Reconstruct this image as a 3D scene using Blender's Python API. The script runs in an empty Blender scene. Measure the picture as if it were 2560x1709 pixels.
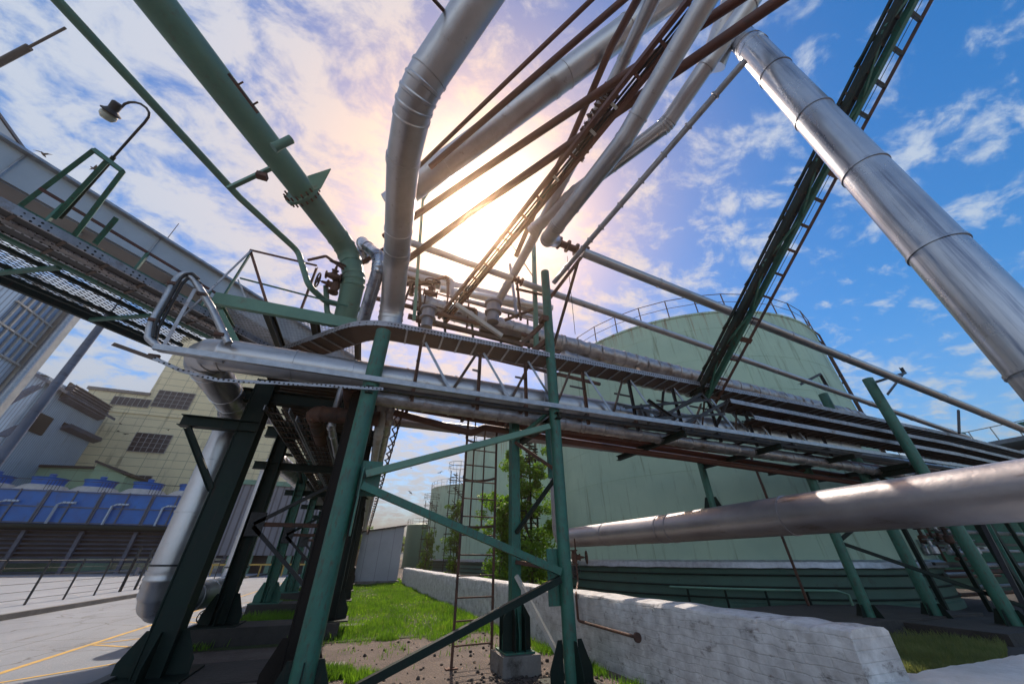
import bpy, math, random
from mathutils import Vector, Matrix, noise
random.seed(7)
R = math.radians
V = Vector
scene = bpy.context.scene
COL = scene.collection
# ------------------------------------------------------------------ camera geometry (survey helpers)
F = 866.0; CX = 1280.0; CY = 854.5; PITCH = R(32); YAW = R(20.5); EYE = 1.5
cp, sp, cyw, syw = math.cos(PITCH), math.sin(PITCH), math.cos(YAW), math.sin(YAW)
CAM = V((0, 0, EYE))
def ray(px, py):
    x, u = px - CX, CY - py
    Y = F * cp - u * sp; Z = F * sp + u * cp
    return V((cyw * x + syw * Y, -syw * x + cyw * Y, Z))
def onX(px, py, v): r = ray(px, py); return CAM + r * (v / r.x)
def onY(px, py, v): r = ray(px, py); return CAM + r * (v / r.y)
def onZ(px, py, v): r = ray(px, py); return CAM + r * ((v - EYE) / r.z)
def dep(px, py, d): return CAM + ray(px, py) * (d / F)
def gxy(az, d):      # camera azimuth (deg), distance -> site coordinates
    a = R(az) ; xc, yc = d * math.sin(a), d * math.cos(a)
    return V((cyw * xc + syw * yc, -syw * xc + cyw * yc, 0))
# ------------------------------------------------------------------ materials
def N(nt, t, **k):
    n = nt.nodes.new(t)
    for a, b in k.items():
        if a.startswith('i_'):
            n.inputs[a[2:].replace('_', ' ')].default_value = b
        else: setattr(n, a, b)
    return n
def mat(name, c1, c2=None, rough=.6, metal=0., scale=3., streak=None, bump=.15, bscale=40., spec=.5, stain=None, stainamt=.45, sscale=2.2, rvar=.15, aniso=(1, 1, 1)):
    m = bpy.data.materials.new(name); m.use_nodes = True; nt = m.node_tree; L = nt.links.new
    b = nt.nodes['Principled BSDF']
    tc = N(nt, 'ShaderNodeTexCoord'); geo = N(nt, 'ShaderNodeNewGeometry')
    mp = N(nt, 'ShaderNodeMapping'); L(geo.outputs['Position'], mp.inputs['Vector']); mp.inputs['Scale'].default_value = aniso
    n1 = N(nt, 'ShaderNodeTexNoise', i_Scale=scale, i_Detail=8., i_Roughness=.62); L(mp.outputs[0], n1.inputs['Vector'])
    rp = N(nt, 'ShaderNodeValToRGB'); rp.color_ramp.elements[0].position = .32; rp.color_ramp.elements[1].position = .7
    c2 = c2 or tuple(x * .65 for x in c1)
    rp.color_ramp.elements[0].color = (*c2, 1); rp.color_ramp.elements[1].color = (*c1, 1)
    L(n1.outputs['Fac'], rp.inputs[0]); out = rp.outputs[0]
    if stain:
        mp2 = N(nt, 'ShaderNodeMapping'); L(geo.outputs['Position'], mp2.inputs['Vector']); mp2.inputs['Scale'].default_value = streak or (1, 1, 1)
        n2 = N(nt, 'ShaderNodeTexNoise', i_Scale=sscale, i_Detail=9., i_Roughness=.7); L(mp2.outputs[0], n2.inputs['Vector'])
        r2 = N(nt, 'ShaderNodeValToRGB'); r2.color_ramp.elements[0].position = 1 - stainamt; r2.color_ramp.elements[1].position = min(1, 1.15 - stainamt)
        L(n2.outputs['Fac'], r2.inputs[0])
        mx = N(nt, 'ShaderNodeMix', data_type='RGBA'); L(r2.outputs[0], mx.inputs[0]); L(out, mx.inputs[6]); mx.inputs[7].default_value = (*stain, 1); out = mx.outputs[2]
    L(out, b.inputs['Base Color'])
    rr = N(nt, 'ShaderNodeMapRange'); rr.inputs[3].default_value = max(0, rough - rvar); rr.inputs[4].default_value = min(1, rough + rvar)
    L(n1.outputs['Fac'], rr.inputs[0]); L(rr.outputs[0], b.inputs['Roughness'])
    b.inputs['Metallic'].default_value = metal; b.inputs['Specular IOR Level'].default_value = spec
    if bump:
        n3 = N(nt, 'ShaderNodeTexNoise', i_Scale=bscale, i_Detail=5.); L(mp.outputs[0], n3.inputs['Vector'])
        bp = N(nt, 'ShaderNodeBump', i_Strength=bump, i_Distance=.05 if bump >= 1 else .02); L(n3.outputs['Fac'], bp.inputs['Height']); L(bp.outputs[0], b.inputs['Normal'])
    m['b'] = 1
    return m
def pattern(m, kind, scale, c, w=.04, offs=.5, vec='xz', bw=1., bh=1.):
    """adds painted/pressed pattern (panel joints, ribs, perforation dots) over an existing material"""
    nt = m.node_tree; L = nt.links.new; b = nt.nodes['Principled BSDF']
    src = b.inputs['Base Color'].links[0].from_socket
    geo = N(nt, 'ShaderNodeNewGeometry'); se = N(nt, 'ShaderNodeSeparateXYZ'); L(geo.outputs['Position'], se.inputs[0])
    cb = N(nt, 'ShaderNodeCombineXYZ')
    for i, a in enumerate(vec):
        if a == 's':
            ad = N(nt, 'ShaderNodeMath', operation='ADD'); L(se.outputs[0], ad.inputs[0]); L(se.outputs[1], ad.inputs[1]); L(ad.outputs[0], cb.inputs[i])
        else: L(se.outputs['xyz'.index(a)], cb.inputs[i])
    mx = N(nt, 'ShaderNodeMix', data_type='RGBA'); mx.inputs[7].default_value = (*c, 1)
    if kind == 'brick':
        t = N(nt, 'ShaderNodeTexBrick', offset=offs, i_Scale=scale); t.inputs['Mortar Size'].default_value = w
        t.inputs['Brick Width'].default_value = bw; t.inputs['Row Height'].default_value = bh; t.inputs['Mortar Smooth'].default_value = .2
        L(cb.outputs[0], t.inputs['Vector']); fac = t.outputs['Fac']
    elif kind == 'ribs':
        t = N(nt, 'ShaderNodeTexWave', i_Scale=scale); L(cb.outputs[0], t.inputs['Vector'])
        r = N(nt, 'ShaderNodeValToRGB'); r.color_ramp.elements[0].position = .0; r.color_ramp.elements[0].color = (1, 1, 1, 1); r.color_ramp.elements[1].position = w * 4; r.color_ramp.elements[1].color = (0, 0, 0, 1)
        L(t.outputs['Fac'], r.inputs[0]); fac = r.outputs[0]
    elif kind == 'dots':
        t = N(nt, 'ShaderNodeTexVoronoi', i_Scale=scale, i_Randomness=0.); L(geo.outputs['Position'], t.inputs['Vector'])
        r = N(nt, 'ShaderNodeMath', operation='LESS_THAN'); r.inputs[1].default_value = w; L(t.outputs['Distance'], r.inputs[0]); fac = r.outputs[0]
    L(fac, mx.inputs[0]); L(src, mx.inputs[6]); L(mx.outputs[2], b.inputs['Base Color'])
    return m
M = {}
M['alu'] = mat('aluminium cladding', (.50, .50, .52), (.40, .39, .40), rough=.36, metal=.8, scale=2.6, stain=(.20, .15, .12), streak=(1, 1, 1), stainamt=.40, sscale=5, bump=.10, bscale=14, rvar=.14)
M['alu2'] = mat('dull cladding', (.36, .345, .36), (.27, .255, .27), rough=.42, metal=.75, scale=1.5, stain=(.16, .13, .12), stainamt=.42, sscale=3, streak=(2, .5, 2), bump=.25, bscale=9)
M['mirror'] = mat('bright cladding', (.50, .53, .58), (.34, .37, .42), rough=.27, metal=.85, scale=.8, stain=(.10, .13, .20), stainamt=.5, streak=(3.5, 3.5, .12), sscale=1.6, bump=.05, bscale=5, rvar=.08)  # bluish streaks paint the pipe's dark reflections into its colour
M['foil'] = mat('crumpled foil wrap', (.52, .49, .48), (.30, .27, .26), rough=.4, metal=.75, scale=6, stain=(.2, .14, .10), stainamt=.45, bump=.9, bscale=9)
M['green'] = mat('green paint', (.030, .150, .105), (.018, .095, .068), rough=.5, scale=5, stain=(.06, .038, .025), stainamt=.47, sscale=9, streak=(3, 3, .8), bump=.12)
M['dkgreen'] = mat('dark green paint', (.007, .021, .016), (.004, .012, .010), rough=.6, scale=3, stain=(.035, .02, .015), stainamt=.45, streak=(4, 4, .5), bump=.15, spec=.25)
M['dkbrown'] = mat('brown black paint', (.022, .016, .013), (.012, .01, .009), rough=.65, scale=3, bump=.15, spec=.15)
M['pgreen'] = mat('pale green paint', (.13, .26, .18), (.09, .19, .14), rough=.5, scale=2, stain=(.12, .08, .05), stainamt=.42, bump=.12)
M['teal'] = mat('faded teal pipe paint', (.11, .215, .155), (.075, .16, .125), rough=.5, scale=2, stain=(.10, .08, .05), stainamt=.42, bump=.12, spec=.4)
M['brown'] = mat('red oxide paint', (.13, .045, .03), (.075, .028, .02), rough=.55, scale=3, stain=(.05, .03, .025), stainamt=.42)
M['rust'] = mat('rusty steel', (.13, .055, .032), (.06, .03, .022), rough=.75, scale=9, stain=(.03, .022, .02), stainamt=.5, bump=.4)
M['dark'] = mat('dark steel', (.035, .035, .038), (.018, .018, .02), rough=.5, metal=.3, scale=8)
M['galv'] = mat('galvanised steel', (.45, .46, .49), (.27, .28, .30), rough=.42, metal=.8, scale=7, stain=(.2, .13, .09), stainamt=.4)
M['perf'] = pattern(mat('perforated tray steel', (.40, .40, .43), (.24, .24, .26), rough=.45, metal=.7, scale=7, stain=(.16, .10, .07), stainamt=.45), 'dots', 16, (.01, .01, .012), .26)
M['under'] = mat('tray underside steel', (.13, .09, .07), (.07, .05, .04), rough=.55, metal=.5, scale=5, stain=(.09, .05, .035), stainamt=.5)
M['tank'] = mat('tank green paint', (.40, .53, .40), (.32, .45, .35), rough=.62, scale=.55, stain=(.17, .22, .15), stainamt=.45, streak=(1.6, 1.6, .12), bump=.1, bscale=3, spec=.3)
def tankrust(m, ztop=12.1):
    nt = m.node_tree; L = nt.links.new; b = nt.nodes['Principled BSDF']; src = b.inputs['Base Color'].links[0].from_socket
    geo = N(nt, 'ShaderNodeNewGeometry'); se = N(nt, 'ShaderNodeSeparateXYZ'); L(geo.outputs['Position'], se.inputs[0])
    mp = N(nt, 'ShaderNodeMapping'); mp.inputs['Scale'].default_value = (1.5, 1.5, .07); L(geo.outputs['Position'], mp.inputs[0])
    n = N(nt, 'ShaderNodeTexNoise', i_Scale=3.2, i_Detail=9., i_Roughness=.72); L(mp.outputs[0], n.inputs['Vector'])
    mr = N(nt, 'ShaderNodeMapRange'); mr.inputs[1].default_value = ztop - 5.5; mr.inputs[2].default_value = ztop; mr.inputs[3].default_value = -.12; mr.inputs[4].default_value = .26; L(se.outputs[2], mr.inputs[0])
    ad = N(nt, 'ShaderNodeMath', operation='ADD'); L(n.outputs['Fac'], ad.inputs[0]); L(mr.outputs[0], ad.inputs[1])
    r = N(nt, 'ShaderNodeMapRange', interpolation_type='SMOOTHSTEP'); r.inputs[1].default_value = .70; r.inputs[2].default_value = .95; L(ad.outputs[0], r.inputs[0])
    mx = N(nt, 'ShaderNodeMix', data_type='RGBA'); mx.inputs[7].default_value = (.22, .13, .08, 1); L(r.outputs[0], mx.inputs[0]); L(src, mx.inputs[6]); L(mx.outputs[2], b.inputs['Base Color'])
tankrust(M['tank'])
M['tank_low'] = mat('tank base paint', (.055, .125, .095), (.04, .09, .07), rough=.6, scale=1.2, stain=(.03, .04, .03), stainamt=.42, bump=.3, bscale=5)
M['rimrust'] = mat('rusty rim paint', (.26, .30, .2), (.15, .10, .06), rough=.7, scale=3)
M['white'] = mat('whitewashed masonry', (.70, .70, .70), (.40, .39, .39), rough=.9, scale=6, stain=(.13, .11, .10), stainamt=.44, sscale=5, bump=.7, bscale=9, streak=(1, 1, 1.6))
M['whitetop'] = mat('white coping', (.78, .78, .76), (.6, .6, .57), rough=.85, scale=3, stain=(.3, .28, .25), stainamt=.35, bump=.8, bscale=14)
M['conc'] = mat('weathered concrete', (.24, .225, .21), (.13, .12, .115), rough=.9, scale=2.5, stain=(.05, .045, .04), stainamt=.45, bump=.6, bscale=18)
M['dconc'] = mat('dark footing concrete', (.06, .054, .05), (.03, .027, .025), rough=.9, scale=3, bump=.8, bscale=14)
M['road'] = mat('concrete road', (.23, .255, .29), (.15, .17, .20), rough=.72, scale=.7, stain=(.09, .09, .09), stainamt=.43, bump=.3, bscale=30, aniso=(1, .5, 1), streak=(1.2, .25, 1))
pattern(M['road'], 'brick', 1, (.05, .05, .05), .012, offs=0, vec='xy', bw=3.05, bh=4.2)
nt = M['road'].node_tree; b_ = nt.nodes['Principled BSDF']; src = b_.inputs['Base Color'].links[0].from_socket
geo = N(nt, 'ShaderNodeNewGeometry'); ns = N(nt, 'ShaderNodeTexNoise', i_Scale=1.3, i_Detail=6.); nt.links.new(geo.outputs['Position'], ns.inputs['Vector'])
va = N(nt, 'ShaderNodeVectorMath', operation='ADD'); nt.links.new(geo.outputs['Position'], va.inputs[0]); nt.links.new(ns.outputs['Color'], va.inputs[1])
vo = N(nt, 'ShaderNodeTexVoronoi', feature='DISTANCE_TO_EDGE', i_Scale=.32); nt.links.new(va.outputs[0], vo.inputs['Vector'])
lt = N(nt, 'ShaderNodeMapRange'); lt.inputs[1].default_value = .0; lt.inputs[2].default_value = .012; lt.inputs[3].default_value = .8; lt.inputs[4].default_value = 0; nt.links.new(vo.outputs['Distance'], lt.inputs[0])
mx = N(nt, 'ShaderNodeMix', data_type='RGBA'); mx.inputs[7].default_value = (.05, .05, .05, 1); nt.links.new(lt.outputs[0], mx.inputs[0]); nt.links.new(src, mx.inputs[6]); nt.links.new(mx.outputs[2], b_.inputs['Base Color'])
M['yard'] = mat('yard concrete', (.27, .295, .33), (.19, .21, .24), rough=.8, scale=.8, stain=(.10, .10, .10), stainamt=.38, bump=.3, bscale=20)
M['kerb'] = mat('kerb stone', (.16, .155, .15), (.09, .09, .09), rough=.9, scale=3)
M['yellow'] = mat('worn yellow marking', (.62, .38, .08), (.42, .27, .08), rough=.8, scale=6, stain=(.22, .2, .17), stainamt=.42, bump=.1)
M['soil'] = mat('bare soil', (.155, .125, .11), (.075, .058, .05), rough=.95, scale=1.6, stain=(.21, .18, .16), stainamt=.42, bump=1., bscale=24)
M['turf'] = mat('turf soil', (.06, .085, .02), (.035, .05, .015), rough=.95, scale=3, bump=1., bscale=30)
M['stone'] = mat('lumps of slag', (.06, .05, .045), (.03, .025, .022), rough=.9, scale=12, bump=.6)
M['ypanel'] = mat('cream panel cladding', (.80, .68, .42), (.70, .59, .37), rough=.7, scale=.3, stain=(.30, .25, .16), stainamt=.46, sscale=1.2, streak=(.8, .8, .1), bump=.05)
pattern(M['ypanel'], 'brick', 1, (.30, .27, .18), .045, offs=0, vec='sz', bw=3.0, bh=1.35)
M['gpanel'] = mat('pale green cladding', (.33, .45, .28), (.27, .38, .24), rough=.7, scale=.3, stain=(.2, .25, .16), stainamt=.4, bump=.05)
pattern(M['gpanel'], 'brick', 1, (.2, .25, .17), .04, offs=0, vec='sz', bw=3.0, bh=1.35)
M['corr'] = mat('pale blue corrugated sheet', (.46, .54, .63), (.36, .43, .52), rough=.55, metal=.2, scale=.4, stain=(.16, .18, .21), stainamt=.42, streak=(1, 1, .1), bump=.03)
pattern(M['corr'], 'ribs', .9, (.17, .2, .25), .07, vec='sz')
M['corrg'] = mat('grey ribbed sheet', (.20, .20, .23), (.14, .14, .165), rough=.55, metal=.3, scale=.5, stain=(.08, .08, .09), stainamt=.42, streak=(1, 1, .1), bump=.03)
pattern(M['corrg'], 'ribs', .45, (.05, .05, .06), .06, vec='sz')
M['shed'] = pattern(mat('grey shed sheet', (.40, .40, .43), (.33, .33, .36), rough=.6, scale=1.), 'brick', 1, (.22, .22, .24), .02, offs=0, vec='sz', bw=.9, bh=9.)
M['blue'] = mat('blue cooling tower panel', (.010, .15, .50), (.008, .09, .34), rough=.5, scale=.8, stain=(.05, .07, .10), stainamt=.42, streak=(1, 1, .3), bump=.1)
M['louv'] = mat('louvre slat steel', (.12, .14, .19), (.06, .07, .10), rough=.6, scale=1, streak=(.2, 1, 3), stain=(.03, .03, .05))
M['dirtywhite'] = mat('grimy white plastic', (.55, .52, .47), (.38, .36, .33), rough=.6, scale=2)
M['glass'] = mat('dark window glass', (.03, .035, .045), (.02, .02, .03), rough=.3, scale=2, bump=0, spec=.35)
M['glassb'] = mat('blue glazing', (.12, .22, .35), (.08, .15, .26), rough=.08, scale=.4, bump=0, spec=.9)
M['frame'] = mat('window frame paint', (.35, .35, .34), rough=.6)
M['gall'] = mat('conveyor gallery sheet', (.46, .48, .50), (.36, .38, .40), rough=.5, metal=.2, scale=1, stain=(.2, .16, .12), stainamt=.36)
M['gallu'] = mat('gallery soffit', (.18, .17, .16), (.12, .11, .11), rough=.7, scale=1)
M['leaf'] = mat('leaf', (.14, .25, .03), (.07, .14, .02), rough=.5, scale=2.5, bump=0)
M['grass'] = mat('grass blade', (.13, .235, .03), (.05, .11, .018), rough=.55, scale=1.1, bump=0, stain=(.17, .16, .06), stainamt=.44, sscale=1.6)
M['dry'] = mat('dry grass blade', (.20, .21, .08), (.10, .13, .04), rough=.6, scale=2, bump=0)
M['bark'] = mat('vine stem', (.09, .07, .05), rough=.9)
M['lampglass'] = mat('lamp glass', (.45, .45, .38), rough=.15, bump=0)
M['bird'] = mat('dark feathers', (.02, .02, .025), rough=.7)
M['brick'] = mat('red brick', (.22, .07, .05), rough=.9)
for k in ('leaf', 'grass', 'dry'):
    m = M[k]; nt = m.node_tree; b = nt.nodes['Principled BSDF']; src = b.inputs['Base Color'].links[0].from_socket
    tr = N(nt, 'ShaderNodeBsdfTranslucent'); nt.links.new(src, tr.inputs[0]); hs = N(nt, 'ShaderNodeHueSaturation', i_Value=1.9, i_Saturation=1.1)
    nt.links.new(src, hs.inputs['Color']); nt.links.new(hs.outputs[0], tr.inputs[0])
    ms = N(nt, 'ShaderNodeMixShader'); ms.inputs[0].default_value = .5
    nt.links.new(b.outputs[0], ms.inputs[1]); nt.links.new(tr.outputs[0], ms.inputs[2]); nt.links.new(ms.outputs[0], nt.nodes['Material Output'].inputs[0])
# ------------------------------------------------------------------ mesh collector
class B:
    def __init__(s): s.v = []; s.f = []
    def add(s, vs, fs):
        o = len(s.v); s.v += [V(x) for x in vs]; s.f += [[i + o for i in f] for f in fs]; return s
    def box(s, c, d, rz=0, M3=None):
        c = V(c); m = M3 or Matrix.Rotation(rz, 3, 'Z'); vs = []
        for x in (-.5, .5):
            for y in (-.5, .5):
                for z in (-.5, .5): vs.append(c + m @ V((x * d[0], y * d[1], z * d[2])))
        return s.add(vs, [(0, 1, 3, 2), (4, 6, 7, 5), (0, 4, 5, 1), (2, 3, 7, 6), (0, 2, 6, 4), (1, 5, 7, 3)])
    def fr(s, a, b, up):
        t = (V(b) - V(a)); ln = t.length; t = t / ln; up = V(up)
        if abs(t.dot(up.normalized())) > .98: up = V((0, 1, 0)) if abs(t.y) < .9 else V((1, 0, 0))
        x = t.cross(up).normalized(); z = x.cross(t).normalized()
        return Matrix((x, t, z)).transposed(), ln
    def beam(s, a, b, w, h, up=(0, 0, 1), off=(0, 0)):
        a, b = V(a), V(b); m, ln = s.fr(a, b, up)
        return s.box((a + b) / 2 + m @ V((off[0], 0, off[1])), (w, ln, h), M3=m)
    def ibeam(s, a, b, w, h, t=.012, up=(0, 0, 1)):
        s.beam(a, b, w, t, up, (0, h / 2 - t / 2)); s.beam(a, b, w, t, up, (0, -h / 2 + t / 2)); s.beam(a, b, t, h - 2 * t - .002, up); return s
    def chan(s, a, b, w, h, t=.01, up=(0, 0, 1), side=1):
        s.beam(a, b, t, h, up, (side * w / 2, 0)); s.beam(a, b, w, t, up, (-side * t * .6, h / 2 - t / 2)); s.beam(a, b, w, t, up, (-side * t * .6, -h / 2 + t / 2)); return s
    def angle(s, a, b, w=.06, t=.008, up=(0, 0, 1)):
        s.beam(a, b, w, t, up, (0, w / 2)); s.beam(a, b, t, w, up, (w / 2 + t * .51, -t * .1)); return s
    def tray(s, a, b, w, h=.08, t=.006, up=(0, 0, 1)):
        s.beam(a, b, w, t, up, (0, -h / 2)); s.beam(a, b, t, h, up, (w / 2, .002)); s.beam(a, b, t, h, up, (-w / 2, .002)); return s
    def rings(s, cs, cap=True):
        n = len(cs[0]); o = len(s.v)
        for r in cs: s.v += r
        for i in range(len(cs) - 1):
            for j in range(n):
                a = o + i * n + j; b = o + i * n + (j + 1) % n; s.f.append([a, b, b + n, a + n])
        if cap: s.f.append([o + j for j in range(n)][::-1]); s.f.append([o + (len(cs) - 1) * n + j for j in range(n)])
        return s
    def tube(s, a, b, r, n=12, r2=None):
        a, b = V(a), V(b); m, ln = s.fr(a, b, (0, 0, 1)); r2 = r if r2 is None else r2
        mk = lambda c, q: [c + m @ V((math.cos(2 * math.pi * j / n) * q, 0, math.sin(2 * math.pi * j / n) * q)) for j in range(n)]
        return s.rings([mk(a, r), mk(b, r2)])
    def lathe(s, c, prof, n=24, ax=(0, 0, 1), cap=True):
        c = V(c); q = V((0, 0, 1)).rotation_difference(V(ax).normalized())
        return s.rings([[c + q @ V((math.cos(2 * math.pi * j / n) * r, math.sin(2 * math.pi * j / n) * r, z)) for j in range(n)] for r, z in prof], cap)
    def torus(s, c, R_, r, ax=(0, 0, 1), n=24, m=6, a0=0, a1=360):
        q = V((0, 0, 1)).rotation_difference(V(ax).normalized()); c = V(c); pts = []
        k = int(n * (a1 - a0) / 360) + 1
        for i in range(k):
            a = R(a0 + (a1 - a0) * i / (k - 1)); pts.append(c + q @ V((math.cos(a) * R_, math.sin(a) * R_, 0)))
        return s.run(pts, r, m)
    def run(s, pts, r, n=8, rad=None):
        """tube through a dense list of points (parallel transport)"""
        pts = [V(p) for p in pts]; T = []
        for i in range(len(pts)):
            a = pts[max(0, i - 1)]; b = pts[min(len(pts) - 1, i + 1)]; d = (b - a)
            T.append(d.normalized() if d.length > 1e-6 else (T[-1] if T else V((0, 0, 1))))
        u = T[0].orthogonal().normalized(); cs = []
        for i, p in enumerate(pts):
            u = (u - T[i] * u.dot(T[i])).normalized(); w = T[i].cross(u)
            q = rad[i] if rad else r
            cs.append([p + (u * math.cos(2 * math.pi * j / n) + w * math.sin(2 * math.pi * j / n)) * (q if not callable(q) else q(j)) for j in range(n)])
        return s.rings(cs)
    def pipe(s, pts, r, n=20, bend=2.2, seam=None, nb=6, lump=0, step=None, band=.012):
        """pipe along a polyline with rounded elbows, raised seam bands and optional crumpled wrap"""
        pts = [V(p) for p in pts]; out = [(pts[0], 0)]
        for i in range(1, len(pts) - 1):
            a, c, b = pts[i - 1], pts[i], pts[i + 1]; d1 = (a - c); d2 = (b - c); l = min(d1.length, d2.length) * .48
            n1, n2 = d1.normalized(), d2.normalized(); ang = n1.angle(n2)
            k = min(l, bend * r / max(.05, math.tan(ang / 2)))
            p0, p2 = c + n1 * k, c + n2 * k
            for j in range(nb + 1):
                t = j / nb; out.append((p0 * (1 - t) ** 2 + c * 2 * t * (1 - t) + p2 * t * t, 1))
        out.append((pts[-1], 0))
        P = []; RR = []; acc = 0; nxt = seam or 1e9
        def seamat(p, d):
            w = .018
            for o_, q in ((-w, r), (-w * .9, r + band), (w * .9, r + band), (w, r)): P.append(p + d * o_); RR.append(q)
        for i in range(len(out)):
            p, e = out[i]
            if i:
                q = out[i - 1][0]; d = p - q; ln = d.length
                if ln < 1e-5: continue
                dn = d / ln; pos = 0
                marks = []
                if seam:
                    while nxt < acc + ln: marks.append(nxt - acc); nxt += seam
                if step:
                    k = int(ln / step)
                    marks2 = [ln * (j + 1) / (k + 1) for j in range(k)]
                else: marks2 = []
                for mm, kd in sorted([(x, 1) for x in marks] + [(x, 0) for x in marks2]):
                    if kd and .03 < mm < ln - .03: seamat(q + dn * mm, dn)
                    elif not kd: P.append(q + dn * mm); RR.append(r)
                acc += ln
            if e and seam and 0 < i < len(out) - 1 and out[i - 1][1] and i % 2 == 0:
                t = (out[i + 1][0] - out[i - 1][0]).normalized(); seamat(p, t)
            else: P.append(p); RR.append(r)
        if lump:
            RR = [(lambda j, i=i, q=q: q * (1 + lump * noise.noise(V((i * .9, math.cos(6.283 * j / n) * 1.8, math.sin(6.283 * j / n) * 1.8))))) for i, q in enumerate(RR)]
        return s.run(P, r, n, RR)
    def poly(s, pts, d):
        """closed planar outline extruded by vector d"""
        pts = [V(p) for p in pts]; n = len(pts); d = V(d)
        return s.add(pts + [p + d for p in pts], [list(range(n))[::-1], list(range(n, 2 * n))] + [(i, (i + 1) % n, (i + 1) % n + n, i + n) for i in range(n)])
# ------------------------------------------------------------------ objects
def mesh(b, name, m, smooth=True):
    me = bpy.data.meshes.new(name); me.from_pydata([tuple(x) for x in b.v], [], b.f); me.update()
    if m: me.materials.append(M[m] if isinstance(m, str) else m)
    if smooth: me.shade_smooth(); me.set_sharp_from_angle(angle=R(32))
    return me
def tag(o, label=None, cat=None, group=None, kind=None):
    if label: o['label'] = label
    if cat: o['category'] = cat
    if group: o['group'] = group
    if kind: o['kind'] = kind
    return o
def thing(name, label, cat, loc=(0, 0, 0), group=None):
    o = bpy.data.objects.new(name, None); COL.objects.link(o); o.location = loc; o.empty_display_size = .2
    return tag(o, label, cat, group)
def wloc(o):
    l = V(o.location)
    while o.parent: o = o.parent; l += V(o.location)
    return l
def part(b, name, m, parent, label=None, smooth=True):
    base = wloc(parent); lo = V([min(v[i] for v in b.v) for i in range(3)]); hi = V([max(v[i] for v in b.v) for i in range(3)])
    c = V(((lo.x + hi.x) / 2, (lo.y + hi.y) / 2, lo.z)); b.v = [v - c for v in b.v]
    o = bpy.data.objects.new(name, mesh(b, name, m, smooth)); COL.objects.link(o); o.parent = parent; o.location = c - base
    if label: o['label'] = label
    return o
def pieces(lst, name, m, parent):
    for q in lst[:100]: part(q, name, m, parent, smooth=False)
    if len(lst) > 100:
        b = B()
        for q in lst[100:]: b.add(q.v, q.f)
        part(b, name, m, parent, smooth=False)['kind'] = 'stuff'
def solo(b, name, m, label, cat, group=None, kind=None, smooth=True):
    lo = V([min(v[i] for v in b.v) for i in range(3)]); hi = V([max(v[i] for v in b.v) for i in range(3)])
    c = V(((lo.x + hi.x) / 2, (lo.y + hi.y) / 2, lo.z)); b.v = [v - c for v in b.v]
    o = bpy.data.objects.new(name, mesh(b, name, m, smooth)); COL.objects.link(o); o.location = c
    return tag(o, label, cat, group, kind)
def struct(b, name, m, kind='structure', smooth=False):
    o = bpy.data.objects.new(name, mesh(b, name, m, smooth)); COL.objects.link(o); o['kind'] = kind; return o
def copy_tree(o, parent=None, loc=None, label=None):
    c = o.copy(); COL.objects.link(c); c.parent = parent
    if loc is not None: c.location = loc
    if label: c['label'] = label
    for ch in o.children: copy_tree(ch, c)
    return c
def sheet(name, x0, x1, y0, y1, z, m):
    return struct(B().add([(x0, y0, z), (x1, y0, z), (x1, y1, z), (x0, y1, z)], [(0, 1, 2, 3)]), name, m)
# ================================================================== SETTING
sheet('ground', -400, 400, -60, 700, 0, 'soil')
sheet('road', -9.2, -3.1, -30, 160, .004, 'road')
sheet('road', -3.098, 0, 36, 46, .004, 'road')
b = B().box((-60, 60, .06), (101.3, 200, .12)); struct(b, 'yard_pavement', 'yard')
b = B().box((-9.27, 60, .075), (.16, 200, .15)); struct(b, 'kerb', 'kerb')
b = B().box((-3.02, 60, .03), (.15, 200, .1)); struct(b, 'kerb', 'kerb')
sheet('tank_yard', 5.1, 90, 3.2, 160, .004, 'dconc')
def line(x0, y0, x1, y1, w=.1):
    d = V((x1 - x0, y1 - y0, 0)).normalized(); n = V((-d.y, d.x, 0)) * w / 2
    a, c = V((x0, y0, .008)), V((x1, y1, .008)); return [a + n, a - n, c - n, c + n]
b = B()
b.add(line(-4.85, 2, -4.85, 60), [(0, 1, 2, 3)])
for (x0, y0, x1, y1) in [(-4.78, 8.6, -3.3, 9.8), (-4.78, 11.7, -3.2, 10.7), (-4.78, 11.8, -3.2, 12.9), (-4.78, 15.2, -3.2, 13.9), (-4.78, 15.3, -3.2, 16.6), (-4.78, 19, -3.2, 17.7), (-4.78, 19.1, -3.2, 20.6)]:
    b.add([p + V((0, 0, .001)) for p in line(x0, y0, x1, y1, .08)], [(0, 1, 2, 3)])
struct(b, 'road_marking', 'yellow')
EXTRA = []
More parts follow.
